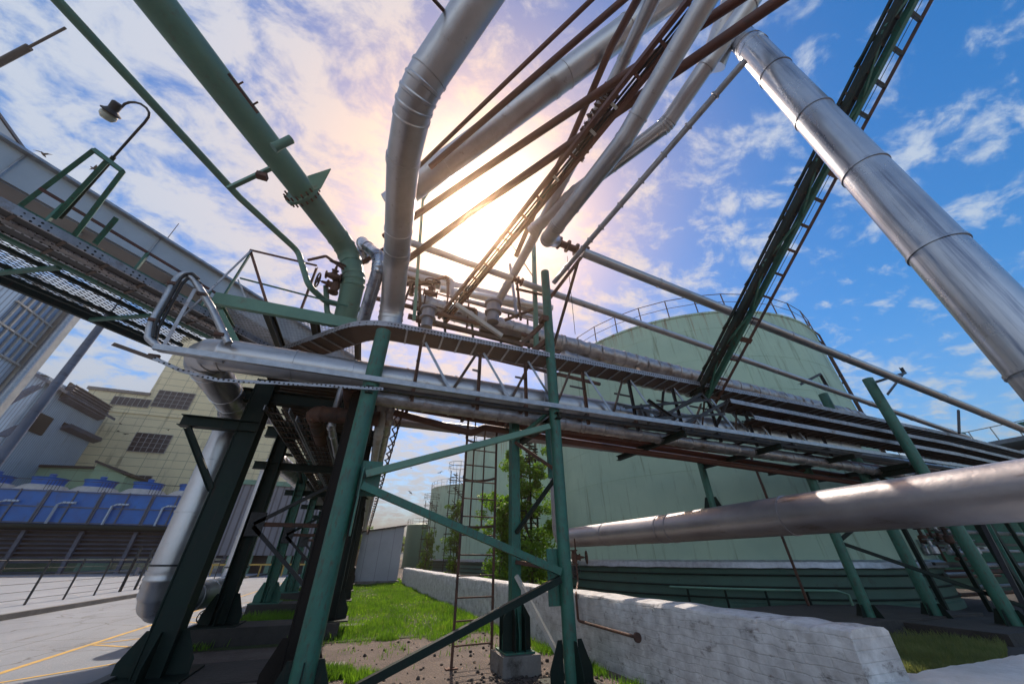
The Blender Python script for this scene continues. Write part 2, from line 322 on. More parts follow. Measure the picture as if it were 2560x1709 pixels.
# lawn + blades
def inlawn(x, y):
    e = 10.4 + .55 * noise.noise(V((x * .9, 3.1, 0))) + (.9 if x < .2 else 0) * 0
    return -2.85 < x < 3.45 and y > e
b = B(); g = []
for i in range(26):
    for j in range(52):
        x = -2.85 + 6.3 * i / 25; y = 10.2 + (j / 51) ** 1.3 * 34; g.append(V((x, y, .006 + .03 * max(0, noise.noise(V((x, y, 0))) + .2))))
b.add(g, [(i * 52 + j, (i + 1) * 52 + j, (i + 1) * 52 + j + 1, i * 52 + j + 1) for i in range(25) for j in range(51)])
struct(b, 'lawn', 'turf', smooth=True)
def blades(pts, name, m, label, cat, hmin=.05, hmax=.12, w=.006):
    b = B(); vs = b.v; fs = b.f
    for (x, y, z, k) in pts:
        h = random.uniform(hmin, hmax) * k; a = random.uniform(0, 6.283); ww = w * random.uniform(.7, 1.5) * (1 + y * .045); dx, dy = math.cos(a) * ww, math.sin(a) * ww
        lx, ly = random.uniform(-.5, .5) * h, random.uniform(-.5, .5) * h; o = len(vs)
        vs += [V((x - dx, y - dy, z)), V((x + dx, y + dy, z)), V((x + lx * .4 + dx * .6, y + ly * .4 + dy * .6, z + h * .6)), V((x + lx * .4 - dx * .6, y + ly * .4 - dy * .6, z + h * .6)), V((x + lx, y + ly, z + h))]
        fs += [[o, o + 1, o + 2, o + 3], [o + 3, o + 2, o + 4]]
    me = mesh(b, name, m, False); o = bpy.data.objects.new(name, me); COL.objects.link(o); tag(o, label, cat, kind='stuff')
pts = []
while len(pts) < 52000:
    y = 10 + random.random() ** 1.7 * 30; x = random.uniform(-2.85, 3.4)
    if not inlawn(x, y - random.expovariate(3.)): continue
    k = .6 + 1.1 * max(0, noise.noise(V((x * .8, y * .5, 5))) + .45)
    if random.random() < .25 + k * .5: pts.append((x, y, .01, k))
blades(pts, 'grass', 'grass', 'bright green lawn between the pipe rack and the white wall', 'grass', .05, .13)
for _ in range(2600):
    x = random.uniform(-.8, 3.9); y = 10.6 - random.expovariate(1.1)
    if y > 5.5 and noise.noise(V((x * 1.6, y * 1.6, 9))) > .05 + .12 * (10.6 - y) / 3: pts.append((x, y, 0, .55)) if False else EXTRA.append((x, y, 0, random.uniform(.3, .8)))
pts = EXTRA
for (cx, cy, rx, ry, n) in [(-.1, 7.6, .38, .3, 1500), (.35, 7.2, .25, .2, 500), (-1.6, 12.9, .9, 1.3, 0), (.9, 10.2, .25, .2, 300), (2.2, 9.9, .5, .4, 500)]:
    for _ in range(n):
        a = random.uniform(0, 6.283); q = random.random() ** .6; pts.append((cx + math.cos(a) * rx * q, cy + math.sin(a) * ry * q, 0, 1.25 - .5 * q))
for _ in range(9000):
    y = random.uniform(5.0, 16); x = 4.02 - .063 * (y - 4) - abs(random.gauss(0, .17)) - .03
    if noise.noise(V((y * 1.3, 0, 2))) + .25 > random.random() * .6: pts.append((x, y, 0, .8 + .7 * abs(noise.noise(V((y * 2, x * 3, 1))))))
blades(pts, 'grass', 'grass', 'loose grass tufts on the bare soil and along the foot of the white wall', 'grass', .06, .17, .005)
pts = []
for _ in range(9000):
    c = onZ(random.uniform(2190, 2520), random.uniform(1590, 1690), 0)
    if c.y > 3.1 and c.x > 5.2: pts.append((c.x, c.y, .0, .7 + .8 * abs(noise.noise(V((c.x, c.y, 0))))))
blades(pts, 'grass', 'dry', 'half dry grass patch behind the end of the white wall', 'grass', .06, .2, .006)
b = B()
for _ in range(800):
    x = random.uniform(-.6, 3.9); y = random.uniform(5.6, 10.6); q = random.random() ** 5 * .035 + .004
    if x < 1 and random.random() < .4: continue
    b.lathe((x, y, 0), [(q * .6, -q * .2), (q, q * .3), (q * random.uniform(.3, .8), q * random.uniform(.6, 1.1))], 5)
for _ in range(250):
    x = random.gauss(2.55, .55); y = random.gauss(6.2, .35); q = random.uniform(.012, .04)
    b.lathe((x, y, 0), [(q * .7, -q * .2), (q, q * .3), (q * .5, q * .8)], 5)
struct(b, 'gravel', 'stone', kind='stuff')
tag(bpy.data.objects['gravel'], 'dark slag lumps and pebbles scattered on the bare soil', 'gravel')
# ================================================================== WHITE WALLS
def wallmesh(fp, ztop, thick, n=90, seed=0):
    """fp(t)->(front point), wall with irregular coping; returns (body, top)"""
    b = B(); cs = []
    for i in range(n + 1):
        t = i / n; p, nv = fp(t)
        w = lambda k: .025 * noise.noise(V((t * 40, k * 2.2, seed)))
        z = ztop + .02 * noise.noise(V((t * 30, 8, seed)))
        prof = [(w(1), 0), (w(2), z * .33), (w(3), z * .66), (w(4) + .0, z - .05), (.02, z - .012), (.06, z), (thick * .5, z + .015), (thick - .05, z), (thick, z - .03), (thick, 0)]
        cs.append([p + nv * a + V((0, 0, h)) for a, h in prof])
    b.rings(cs); return b
def fp(t):
    tt = t ** 2.0; y = 2.72 + 27.5 * tt; x = 4.27 - .063 * (y - 2.72) if y < 18 else 3.307 - .02 * (y - 18)
    return V((x, y, 0)), V((1, 0, 0))
W = solo(wallmesh(fp, .95, .56, 150), 'low_wall', 'white', 'long whitewashed brick wall between the lawn and the big green tank', 'wall')
W2 = solo(wallmesh(lambda t: (V((4.3 + 6 * t, 1.4, 0)), V((0, 1, 0))), .58, 1.5, 60, 3), 'low_wall', 'whitetop', 'lower white wall across the bottom right corner, brightly lit on top', 'wall')
# brick relief in the wall material
for k in ('white',):
    nt = M[k].node_tree; bp = [n for n in nt.nodes if n.type == 'BUMP'][0]
    geo = N(nt, 'ShaderNodeNewGeometry'); se = N(nt, 'ShaderNodeSeparateXYZ'); nt.links.new(geo.outputs['Position'], se.inputs[0]); cb = N(nt, 'ShaderNodeCombineXYZ')
    nt.links.new(se.outputs[1], cb.inputs[0]); nt.links.new(se.outputs[2], cb.inputs[1])
    br = N(nt, 'ShaderNodeTexBrick', i_Scale=1.); br.inputs['Brick Width'].default_value = .26; br.inputs['Row Height'].default_value = .085; br.inputs['Mortar Size'].default_value = .008; br.inputs['Mortar Smooth'].default_value = .6
    nz = N(nt, 'ShaderNodeTexNoise', i_Scale=3.5, i_Detail=3.); nt.links.new(cb.outputs[0], nz.inputs['Vector']); vm = N(nt, 'ShaderNodeVectorMath', operation='MULTIPLY_ADD'); nt.links.new(nz.outputs['Color'], vm.inputs[0]); vm.inputs[1].default_value = (.08, .08, 0); nt.links.new(cb.outputs[0], vm.inputs[2]); nt.links.new(vm.outputs[0], br.inputs['Vector']); b2 = N(nt, 'ShaderNodeBump', i_Strength=.55, i_Distance=.015); b2.invert = True
    nt.links.new(br.outputs['Fac'], b2.inputs['Height']); nt.links.new(bp.outputs[0], b2.inputs['Normal']); nt.links.new(b2.outputs[0], nt.nodes['Principled BSDF'].inputs['Normal'])
# ================================================================== TANKS
def tank(c, r, h, name, label, m='tank', rail=True, skirt=1.35, flash=True, n=96, low='tank_low', group=None, seams=6):
    t = thing(name, label, 'storage tank', (c.x, c.y, 0), group)
    prof = [(r, skirt)]
    for i in range(1, seams + 1):
        z = skirt + (h - skirt) * i / (seams + .6); prof += [(r, z - .012), (r + .008, z - .008), (r + .008, z + .008), (r, z + .012)]
    prof += [(r, h - .12), (r + .05, h - .1), (r + .05, h), (r * .6, h + .35), (.02, h + .6)]
    part(B().lathe((c.x, c.y, 0), prof, n), 'shell', m, t)
    sb = B()
    if r > 6:
        for i in range(seams + 1):
            z0 = skirt + (h - skirt) * i / (seams + .6); z1 = min(h - .1, skirt + (h - skirt) * (i + 1) / (seams + .6))
            for k in range(9): a = (k + .5 * (i % 2)) * .698 + .1; sb.box((c.x + math.cos(a) * (r + .001), c.y + math.sin(a) * (r + .001), (z0 + z1) / 2), (.012, .022, z1 - z0 - .03), a)
        part(sb, 'weld_seam', m, t, smooth=False)
    b = B().lathe((c.x, c.y, 0), [(r - .05, 0), (r + .05, 0), (r + .05, .2), (r, .24), (r, skirt)], n); part(b, 'base_course', low, t)
    if flash:
        b = B(); cs = []
        for j in range(n * 2):
            a = math.pi * j / n; d = V((math.cos(a), math.sin(a), 0)); w = .03 * noise.noise(V((j * .5, 0, 0)))
            cs.append([V((c.x, c.y, 0)) + d * (r + q) + V((0, 0, z)) for q, z in ((.004, skirt + .12), (.14, skirt + .05 + w), (.17, skirt - .12 + w), (.14, skirt - .14 + w), (.004, skirt + .03))])
        cs.append(cs[0]); b.rings(cs, False); part(b, 'flashing', 'galv', t)
        for z in (1.02, .68, .36):
            b = B().torus((c.x, c.y, z), r + .06, .028, n=n, m=6)
            part(b, 'ring_pipe', 'dkgreen', t)
    if rail:
        ns = int(2 * math.pi * r / 1.35); b = B()
        for i in range(ns):
            a = 6.2832 * i / ns; p = V((c.x + math.cos(a) * (r + .02), c.y + math.sin(a) * (r + .02), h - .1)); part(B().beam(p, p + V((0, 0, 1.2)), .04, .04), 'railing_post', 'rust', t)
        for z in (1.1, .6): part(B().torus((c.x, c.y, h - .02 + z), r + .02, .02 if z > 1 else .014, n=ns, m=6), 'rail', 'rust', t)
    return t
big = tank(gxy(26.9, 25.0), 8.3, 12.1, 'storage_tank', 'huge pale green tank with a railed roof, behind the right half of the pipe rack')
tank(gxy(2.8, 46), 8.3, 12.6, 'storage_tank', 'pale green tank seen behind the rusty ladder, partly hidden by the huge tank', seams=5)
tank(gxy(-5.6, 72), 8.3, 12.4, 'storage_tank', 'farther pale green tank with railed roof between the small dark tank and the ladder', seams=5)
tank(gxy(-12.9, 82), 3.0, 7.2, 'storage_tank', 'small dark green tank farthest away beside the grey shed', m='green', flash=False, skirt=.4, n=40)
tank(gxy(50.5, 44), 8, 5.5, 'storage_tank', 'dark green tank low behind the right hand columns, right of the huge tank', m='green', flash=False, skirt=.6, rail=False)
# rust streak pipes on the huge tank (vertical down pipes seen on its right flank)
bc = gxy(26.9, 25.0)
def onrim(az, z, dr=0.): return V((bc.x + math.cos(az) * (8.3 + dr), bc.y + math.sin(az) * (8.3 + dr), z))
for az_, z0, lab in ((R(-68), 1.4, 'rusty down pipe on the right flank of the huge tank, the left one of two'), (R(-60), 5.2, 'rusty down pipe on the right flank of the huge tank, nearer its edge')):
    b = B().run([onrim(az_, z0, .14), onrim(az_, 12.0, .14), onrim(az_, 12.35, .0)], .05, 8); t = thing('down_pipe', lab, 'pipe', onrim(az_, z0, .14)); part(b, 'tube', 'rust', t)
    for z in (z0 + .8, 6.5, 9.5): part(B().box(onrim(az_, z, .1), (.16, .16, .06), az_), 'clamp', 'dark', t)
b = B().run([onrim(R(-128), .28, .3), onrim(R(-116), .62, .3), onrim(R(-112), .62, .3), onrim(R(-110.6), .6, .3), onrim(R(-110.3), .4, .3), onrim(R(-110.3), 0, .3)], .045, 8)
pts = [onrim(R(-150 + k * 2), .62, .3) for k in range(18)] + [onrim(R(-114), .52, .3), onrim(R(-114), 0, .3)]
t = thing('water_pipe', 'thin grey green pipe with an elbow along the foot of the huge tank', 'pipe', onrim(R(-130), 0, .3))
part(B().run(pts, .04, 10), 'tube', 'pgreen', t)
for k in (2, 6, 10, 14): part(B().beam(pts[k] * 1, V((pts[k].x, pts[k].y, 0)), .05, .05), 'support', 'dkgreen', t)
# helical stair towers with vines
def stairtower(p, h, w, label, m='dkgreen'):
    t = thing('stair_tower', label, 'stair tower', (p.x, p.y, 0)); p = V((p.x, p.y, 0))
    for a in range(4):
        q = p + V((math.cos(a * 1.571) * w, math.sin(a * 1.571) * w, 0)); part(B().beam(q, q + V((0, 0, h)), .09, .09), 'leg', m, t)
    z = .9; i = 0
    while z < h:
        part(B().torus(p + V((0, 0, z)), w * 1.25, .035, n=20, m=5), 'hoop', m, t)
        b = B()
        for k in range(6):
            a0 = i * 2.4 + k * .42; q = p + V((math.cos(a0) * w * .62, math.sin(a0) * w * .62, z - .9 + k * .27)); b.box(q, (w * 1.1, .3, .035), a0)
        b.beam(p + V((w, 0, z - .8)), p + V((-w * .4, w * .8, z + .7)), .07, .07); part(b, 'stair_flight', m, t); z += 1.55; i += 1
    for q in (0, 1): part(B().torus(p + V((0, 0, h + .5 + q * .5)), w * 1.35, .03, n=20, m=5), 'hoop', m, t)
    for k in range(8):
        a = k * .785; q = p + V((math.cos(a) * w * 1.35, math.sin(a) * w * 1.35, h)); part(B().beam(q, q + V((0, 0, 1)), .03, .03), 'railing_post', m, t)
    return t
def leaves(b, c, rad, n, s, seed=0):
    for _ in range(n):
        d = V((random.gauss(0, 1), random.gauss(0, 1), random.gauss(0, 1))).normalized() * random.random() ** .4
        p = V(c) + V((d.x * rad[0], d.y * rad[1], d.z * rad[2]))
        q = s * random.uniform(.6, 1.5); u = V((random.gauss(0, 1), random.gauss(0, 1), random.gauss(0, .6))).normalized(); w = u.orthogonal().normalized()
        w = (Matrix.Rotation(random.uniform(0, 6.28), 3, u) @ w); b.add([p - u * q, p + w * q * .5, p + u * q, p - w * q * .5], [(0, 1, 2, 3)])
def vine(p, h, label, w, n=1500, s=.13, shape=None):
    t = thing('climbing_plant', label, 'climbing plant', (p.x, p.y, 0)); b = B(); p = V((p.x, p.y, 0))
    for k in range(4):
        pts = []
        for i in range(12): z = h * i / 11; pts.append(p + V((noise.noise(V((z * .4, k, 1))) * w * 1.2, noise.noise(V((z * .4, k, 7))) * w * 1.2, z)))
        b.run(pts, .04, 5)
    part(b, 'stem', 'bark', t); b = B(); k = 70; n = int(n * 2.6); s *= .55
    for i in range(k):
        z = h * (i + .5) / k; ww = w * (1.25 - .75 * (i / k)) * random.uniform(.3, 1.1)
        leaves(b, p + V((random.gauss(0, w * .6), random.gauss(0, w * .5), z + random.gauss(0, .15))), (ww * .75, ww * .6, random.uniform(.2, .55)), n // k, s)
    part(b, 'foliage', 'leaf', t, smooth=False)
pT = onZ(1330, 1452, 0); dT = 24.5
q1 = gxy(2.1, 24.5); q2 = gxy(-8.4, 48); q3 = gxy(-12.0, 62)
stairtower(q1, 9.6, .78, 'green lattice stair tower overgrown with vines left of the huge tank')
stairtower(q2, 11.2, .95, 'green lattice stair tower seen through the rungs left of the rusty ladder')
stairtower(q3, 9.3, .9, 'thin far stair tower standing against the small dark green tank')
vine(q1 + V((0, -.6, 0)), 7.6, 'leafy vine climbing the stair tower left of the huge tank', 1.45, 6500, .15)
vine(q1 + V((-1.7, -.3, 0)), 4.6, 'low leafy bush behind the white wall at the ladder, left of the near stair tower', .95, 3200, .15)
vine(q2 + V((.3, -1.2, 0)), 7.2, 'vine on the stair tower left of the rusty ladder', 1.1, 2600, .2)
vine(q3 + V((0, -1.2, 0)), 5.0, 'vine at the foot of the far thin stair tower', .8, 900, .22)
# far things at the end of the lawn
def bigtree(x, y, h, r, label):
    t = thing('tree', label, 'tree', (x, y, 0)); b = B().tube((x, y, 0), (x, y, h * .6), .25, 8, .12)
    for k in range(5):
        a = k * 1.3; b.tube((x, y, h * .35 + k * .4), (x + math.cos(a) * r * .7, y + math.sin(a) * r * .7, h * .65 + k * .3), .1, 6, .03)
    part(b, 'trunk', 'bark', t); b = B()
    for k in range(26):
        a = random.uniform(0, 6.28); q = random.random() * r; leaves(b, (x + math.cos(a) * q, y + math.sin(a) * q, h * random.uniform(.45, .95)), (r * .35, r * .35, h * .12), 60, .3)
    part(b, 'crown', 'leaf', t, smooth=False)
for az, d, h, r, l in ((-15.6, 118, 7.5, 3.2, 'distant tree in the gap right of the grey shed'), (-17.6, 125, 8, 3.5, 'distant tree showing just above the right roof corner of the grey shed'), (-20.8, 110, 8.5, 3, 'distant tree seen between the rack pipes and the grey shed')):
    p = gxy(az, d); bigtree(p.x, p.y, h, r, l)
p = gxy(-15.9, 100); t = thing('distant_gantry', 'small distant steel gantry right of the grey shed', 'gantry', (p.x, p.y, 0))
for k in range(4): part(B().beam((p.x - 3 + k * 2.4, p.y, 0), (p.x - 3 + k * 2.4, p.y, 4.2), .3, .3), 'post', 'dark', t)
part(B().box((p.x + .6, p.y, 4.3), (8.2, .5, .45)), 'beam', 'dark', t); part(B().box((p.x + .6, p.y + .1, 2.6), (8.2, .4, .3)), 'beam', 'dirtywhite', t)
# shed
a0 = onY(815, 1457, 32.5); sx0, sx1 = onZ(818, 1456, .1).x, onZ(965, 1449, .1).x
t = thing('shed', 'windowless grey sheet metal shed with a slanting roof at the end of the lawn', 'shed', ((sx0 + sx1) / 2, 31.5, 0))
sx0 = -.1; sx1 = 2.75; Y0 = 30.3
part(B().poly([(sx0, Y0, .2), (sx1, Y0, .2), (sx1, Y0, 3.55), (sx0, Y0, 3.1)], (0, 2.4, 0)), 'wall', 'shed', t, smooth=False)
part(B().poly([(sx0 - .12, Y0 - .15, 3.09), (sx1 + .12, Y0 - .15, 3.58), (sx1 + .12, Y0 - .15, 3.66), (sx0 - .12, Y0 - .15, 3.17)], (0, 2.7, 0)), 'roof', 'dark', t, smooth=False)
part(B().box(((sx0 + sx1) / 2, Y0 + 1.2, .1), (3.1, 2.7, .198)), 'plinth', 'conc', t, smooth=False)
# ================================================================== PIPE RACK 1 (going away, left)
rk = thing('pipe_rack', 'long dark green steel pipe rack running away from the viewer left of the lawn', 'pipe rack', (-1.5, 8.3, 0))
def gussets(bx, by, z0, s, h, m, parent):
    b = B()
    for k in range(4):
        d = V((math.cos(k * 1.5708), math.sin(k * 1.5708), 0)); n = V((-d.y, d.x, 0)) * .012; o = V((bx, by, z0)) + d * s * .5 - n / 2
        b.poly([o, o + d * s * .8, o + d * s * .8 + V((0, 0, h * .35)), o + d * s * .25 + V((0, 0, h)), o + V((0, 0, h))], n)
    part(b, 'gusset', m, parent, smooth=False)
    part(B().box((bx, by, z0 + .012), (s * 2.9, s * 2.9, .024)), 'base_plate', m, parent, smooth=False)
def hcol(x, y, z0, z1, s, m='dkgreen', root=None, alongx=True, closed=False):
    b = B(); t = .02
    if alongx: b.box((x - s / 2 + t / 2, y, (z0 + z1) / 2), (t, s, z1 - z0)); b.box((x + s / 2 - t / 2, y, (z0 + z1) / 2), (t, s, z1 - z0)); b.box((x, y, (z0 + z1) / 2), (s - 2 * t - .002, t, z1 - z0))
    elif 0: b.box((x, y - s / 2 + t / 2, (z0 + z1) / 2), (s, t, z1 - z0)); b.box((x, y + s / 2 - t / 2, (z0 + z1) / 2), (s, t, z1 - z0)); b.box((x, y, (z0 + z1) / 2), (t, s - 2 * t - .002, z1 - z0))
    if closed:
        for q in (-1, 1): b.box((x, y + q * s * .42, (z0 + z1) / 2), (s - 2 * t - .002, t, z1 - z0))
    c = part(b, 'column', m, root, smooth=False); gussets(x, y, z0, s, .55, m, c); return c
YS = [8.3, 11.0, 15.7, 20.1, 25, 30, 35, 40]
for i, y in enumerate(YS):
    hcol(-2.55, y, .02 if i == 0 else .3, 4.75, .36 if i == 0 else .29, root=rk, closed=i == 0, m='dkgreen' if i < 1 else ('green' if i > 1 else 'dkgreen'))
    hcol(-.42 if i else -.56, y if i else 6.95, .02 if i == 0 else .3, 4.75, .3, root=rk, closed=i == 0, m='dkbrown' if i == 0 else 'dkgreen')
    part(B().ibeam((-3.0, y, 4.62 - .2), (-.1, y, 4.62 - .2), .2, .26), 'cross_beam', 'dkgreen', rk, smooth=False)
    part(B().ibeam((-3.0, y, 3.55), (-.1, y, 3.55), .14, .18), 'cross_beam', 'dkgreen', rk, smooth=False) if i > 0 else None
    if i:
        b = B().beam((-2.45, y - .1, 2.2), (-.5, y - .1, 2.2), .09, .09); part(b, 'strut', 'rust', rk, smooth=False)
        part(B().beam((-2.5, y - .13, 2.2), (-.5, y - .13, 3.5), .08, .08), 'brace', 'dark' if i == 1 else 'dkgreen', rk, smooth=False)
        part(B().beam((-2.5, y - .13, 2.15), (-.5, y - .13, .5), .08, .08), 'brace', 'dark', rk, smooth=False)
        part(B().box((-2.46, y - .16, 2.2), (.34, .02, .5)), 'gusset_plate', 'dark', rk, smooth=False)
    if i < len(YS) - 1:
        for x in (-2.55, -.42):
            part(B().ibeam((x, y + .15, 4.42), (x, YS[i + 1] - .15, 4.42), .14, .2), 'side_beam', 'dkgreen', rk, smooth=False)
            if i: part(B().beam((x, y + .1, 3.9), (x, (y + YS[i + 1]) / 2, 4.35), .08, .08), 'brace', 'dkgreen', rk, smooth=False); part(B().beam((x, YS[i + 1] - .1, 3.9), (x, (y + YS[i + 1]) / 2, 4.35), .08, .08), 'brace', 'dkgreen', rk, smooth=False)
# capital bracket on the nearest column
part(B().ibeam((-3.65, 8.15, 3.72), (-2.4, 8.15, 3.72), .2, .2), 'bracket_beam', 'dkgreen', rk, smooth=False)
part(B().ibeam((-3.5, 8.15, 3.6), (-2.72, 8.15, 2.55), .1, .1), 'brace', 'dkgreen', rk, smooth=False)
part(B().box((-3.05, 8.5, 3.86), (1.3, .3, .03)), 'bearing_plate', 'dkgreen', rk, smooth=False)
# footings
for y, x0, x1, lab in ((8.35, -3.0, -.3, 'dark concrete footing strip nearest the viewer under the first rack column'), (11.0, -2.95, -.15, 'long black concrete footing strip under the second pair of rack columns'), (15.7, -2.95, -.15, 'concrete footing block under the third pair of rack columns'), (20.1, -2.95, -.15, 'concrete footing block under the fourth pair of rack columns')):
    h = .02 if y < 9 else .3
    b = B().box(((x0 + x1) / 2, y, h / 2 - .01), (x1 - x0, .95 if y > 9 else 1.4, h + .02)); solo(b, 'footing', 'dconc', lab, 'footing', 'concrete footings of the rack', smooth=False)
solo(B().box((-.15, 7.85, .02), (.5, .8, .05)), 'concrete_slab', 'conc', 'pale concrete slab on the soil at the foot of the round green column', 'slab', smooth=False)
solo(B().box((.15, 12.1, .03), (.6, .35, .08)), 'concrete_slab', 'conc', 'small pale concrete slab lying at the left edge of the lawn', 'slab', smooth=False)
# cable ladders under the rack (seen from below)
def ladder_tray(a, b_, w, name, label, m='under', rung=.45, h=.1, rail='galv'):
    a, b_ = V(a), V(b_); t = thing(name, label, 'cable tray', a); bb = B(); mm, ln = bb.fr(a, b_, (0, 0, 1)); s = []
    for sd in (-1, 1): part(B().beam(a, b_, .02, h, off=(sd * w / 2, 0)), 'side_rail', rail, t, smooth=False)
    k = int(ln / rung)
    for i in range(k): c = a + (b_ - a) * ((i + .5) / k); s.append(B().box(c - V((0, 0, h * .3)), (w - .02, .04, .02), M3=mm))
    pieces(s, 'rung', m, t); cb = B()
    for i in range(5): cb.run([a + (b_ - a) * (j / 30) + mm @ V(((-.38 + .19 * i) * w + .02 * noise.noise(V((j * .7, i, 0))), 0, .0)) for j in range(31)], .018, 6)
    part(cb, 'cables', 'dark', t); return t
ladder_tray((-2.15, 8.0, 4.1), (-2.15, 38, 4.1), .45, 'cable_ladder', 'left cable ladder full of black cables hanging under the long rack')
ladder_tray((-1.5, 8.0, 3.95), (-1.5, 38, 3.95), .5, 'cable_ladder', 'middle cable ladder hanging under the long rack, lower than the one beside it')
# rack deck of ribbed sheet seen from below
b = B()
for i in range(150): b.box((-1.48, 7.6 + i * .2, 4.80), (2.2, .12, .03))
b.box((-1.48, 22.5, 4.835), (2.25, 30, .02)); solo(b, 'rack_deck', 'under', 'dark ribbed steel deck lying on the long pipe rack', 'deck', smooth=False)
# ================================================================== PIPE RACK 2 (crossing, right)
r2 = thing('pipe_rack', 'crossing pipe rack on round green columns carrying trays and pipes to the right', 'pipe rack', (3.1, 5.9, 0))
def rcol(x, y, z0, z1, r, m='green', root=r2, gm='dkgreen', gs=.26, gh=.5):
    c = part(B().tube((x, y, z0), (x, y, z1), r, 24), 'column', m, root); gussets(x, y, z0, gs, gh, gm, c); return c
CL = (-.36, 5.9); CR = (3.11, 5.9)
rcol(*CL, .0, 5.1, .135); rcol(*CR, .0, 7.75, .105)
rcol(14.4, 5.5, 0, 6.45, .14); rcol(14.5, 6.9, 0, 6.5, .14); rcol(12.5, 7.3, 0, 4.0, .12); rcol(25.3, 5.8, 0, 6.4, .15); rcol(25.1, 7.6, 0, 6.45, .15); rcol(9.2, 8.2, 2.5, 4.2, .1)
C5 = (2.6, 6.82)
hcol(*C5, .25, 4.3, .17, 'green', r2, closed=True)
b = B()
for k in range(4):
    d = V((math.cos(k * 1.5708), math.sin(k * 1.5708), 0)); n = V((-d.y, d.x, 0)) * .014; o = V((C5[0], C5[1], .26)) + d * .09 + V((d.y, -d.x, 0)) * .085
    b.poly([o, o + d * .15, o + d * .15 + V((0, 0, .42)), o + d * .03 + V((0, 0, .6)), o + V((0, 0, .6))], n)
    o = o - V((d.y, -d.x, 0)) * .17; b.poly([o, o + d * .15, o + d * .15 + V((0, 0, .42)), o + d * .03 + V((0, 0, .6)), o + V((0, 0, .6))], n)
part(b, 'gusset', 'dkgreen', r2, smooth=False)
def bm(a, b_, w=.09, m='green', h=None, name='brace', kind='beam', up=(0, 0, 1), root=None):
    bb = B()
    if kind == 'i': bb.ibeam(a, b_, w, h or w, up=up)
    elif kind == 'c': bb.chan(a, b_, w, h or w, up=up)
    elif kind == 'a': bb.angle(a, b_, w, up=up)
    else: bb.beam(a, b_, w, h or w, up)
    return part(bb, name, m, root or r2, smooth=False)
Yb = 5.78
bm(onY(915, 1185, Yb), onY(1372, 1066, Yb), .10, 'pgreen', .10, kind='c')
bm(onY(905, 1213, Yb), onY(1400, 1428, Yb), .10, 'green', .10, kind='c')
bm(onY(890, 1720, Yb), onY(1400, 1447, Yb), .09, 'dkgreen', .09, kind='c')
bm(onY(1384, 1195, 6.2), onY(1374, 1060, 6.2), .2, 'green', .05, name='gusset_plate')
part(B().box(onY(1392, 1440, 5.95), (.32, .02, .75)), 'gusset_plate', 'green', r2, smooth=False)
part(B().box(onY(925, 1195, 5.95), (.3, .02, .5)), 'gusset_plate', 'green', r2, smooth=False)
part(B().box(onY(893, 1250, 5.9), (.02, .25, .9)), 'gusset_plate', 'green', r2, smooth=False)
P5 = lambda z: V((C5[0], C5[1] - .08, z)); P6 = lambda z: V((CR[0] - .02, CR[1] + .1, z))
z5 = lambda px, py: onX(px, py, C5[0]).z
for za, zb, m in ((3.55, 2.9, 'rust'), (1.9, 2.75, 'dkgreen'), (1.45, 1.35, 'rust'), (1.25, .12, 'dirtywhite'), (3.6, 4.05, 'green')):
    bm(P5(za), P6(zb), .06, m)
solo(B().box((C5[0], C5[1], .12), (.62, .62, .25)), 'footing', 'conc', 'square concrete block under the slim column beside the rusty ladder', 'footing', 'concrete footings of the rack', smooth=False)
# trestle braces at the right
bm((14.4, 5.5, 2.5), (14.5, 6.9, 4.0), .1, 'dkgreen'); bm((14.4, 5.5, 3.6), (12.5, 7.3, 1.9), .09, 'dkgreen'); bm((12.5, 7.3, 1.9), (15.3, 5.0, .3), .08, 'dkgreen')
bm((14.5, 6.9, 3.7), (14.45, 5.6, 3.7), .16, 'dkgreen', .2, kind='i')
bm(onY(1875, 1134, 9.5), onY(2030, 1533, 9.5), .06, 'rust', name='tie_rod')
# cross beams under the pipes
for x, z in ((3.11, 3.86), (-.36, 3.86), (6.2, 3.85), (9.2, 3.85), (12.0, 3.85), (14.4, 3.8), (17.5, 3.85), (21, 3.85), (25.3, 3.85)):
    bm((x, 5.7, z), (x, 8.2, z), .12, 'dkgreen', .12, kind='i', name='cross_beam')
# truss (between lower bar and upper tray)
zt, zb, Yt = 5.12, 4.12, 6.02
for k, x in enumerate((.35, 1.55, 2.55, 3.95, 5.2, 6.5, 7.6, 8.8, 10.2, 11.6)):
    bm((x, Yt, zt - .02), (x, Yt, zb - .25), .05, 'dark' if k > 3 else 'rust', name='hanger', kind='a')
    if k < 9: bm((x + .08, Yt + .05, zt), (x + .68, Yt + .05, zb + .05), .05, 'galv', name='diagonal', kind='a'); bm((x + 1.15, Yt + .05, zt), (x + .7, Yt + .05, zb + .05), .05, 'under', name='diagonal', kind='a')
    bm((x, Yt + .0, zt - .45), (x + .02, Yt + .6, zt - .12), .045, 'dark', name='bracket')
    bm((x, Yt - .02, zb - .05), (x, Yt + 1.3, zb - .05), .06, 'rust' if k < 5 else 'dark', name='cross_beam')
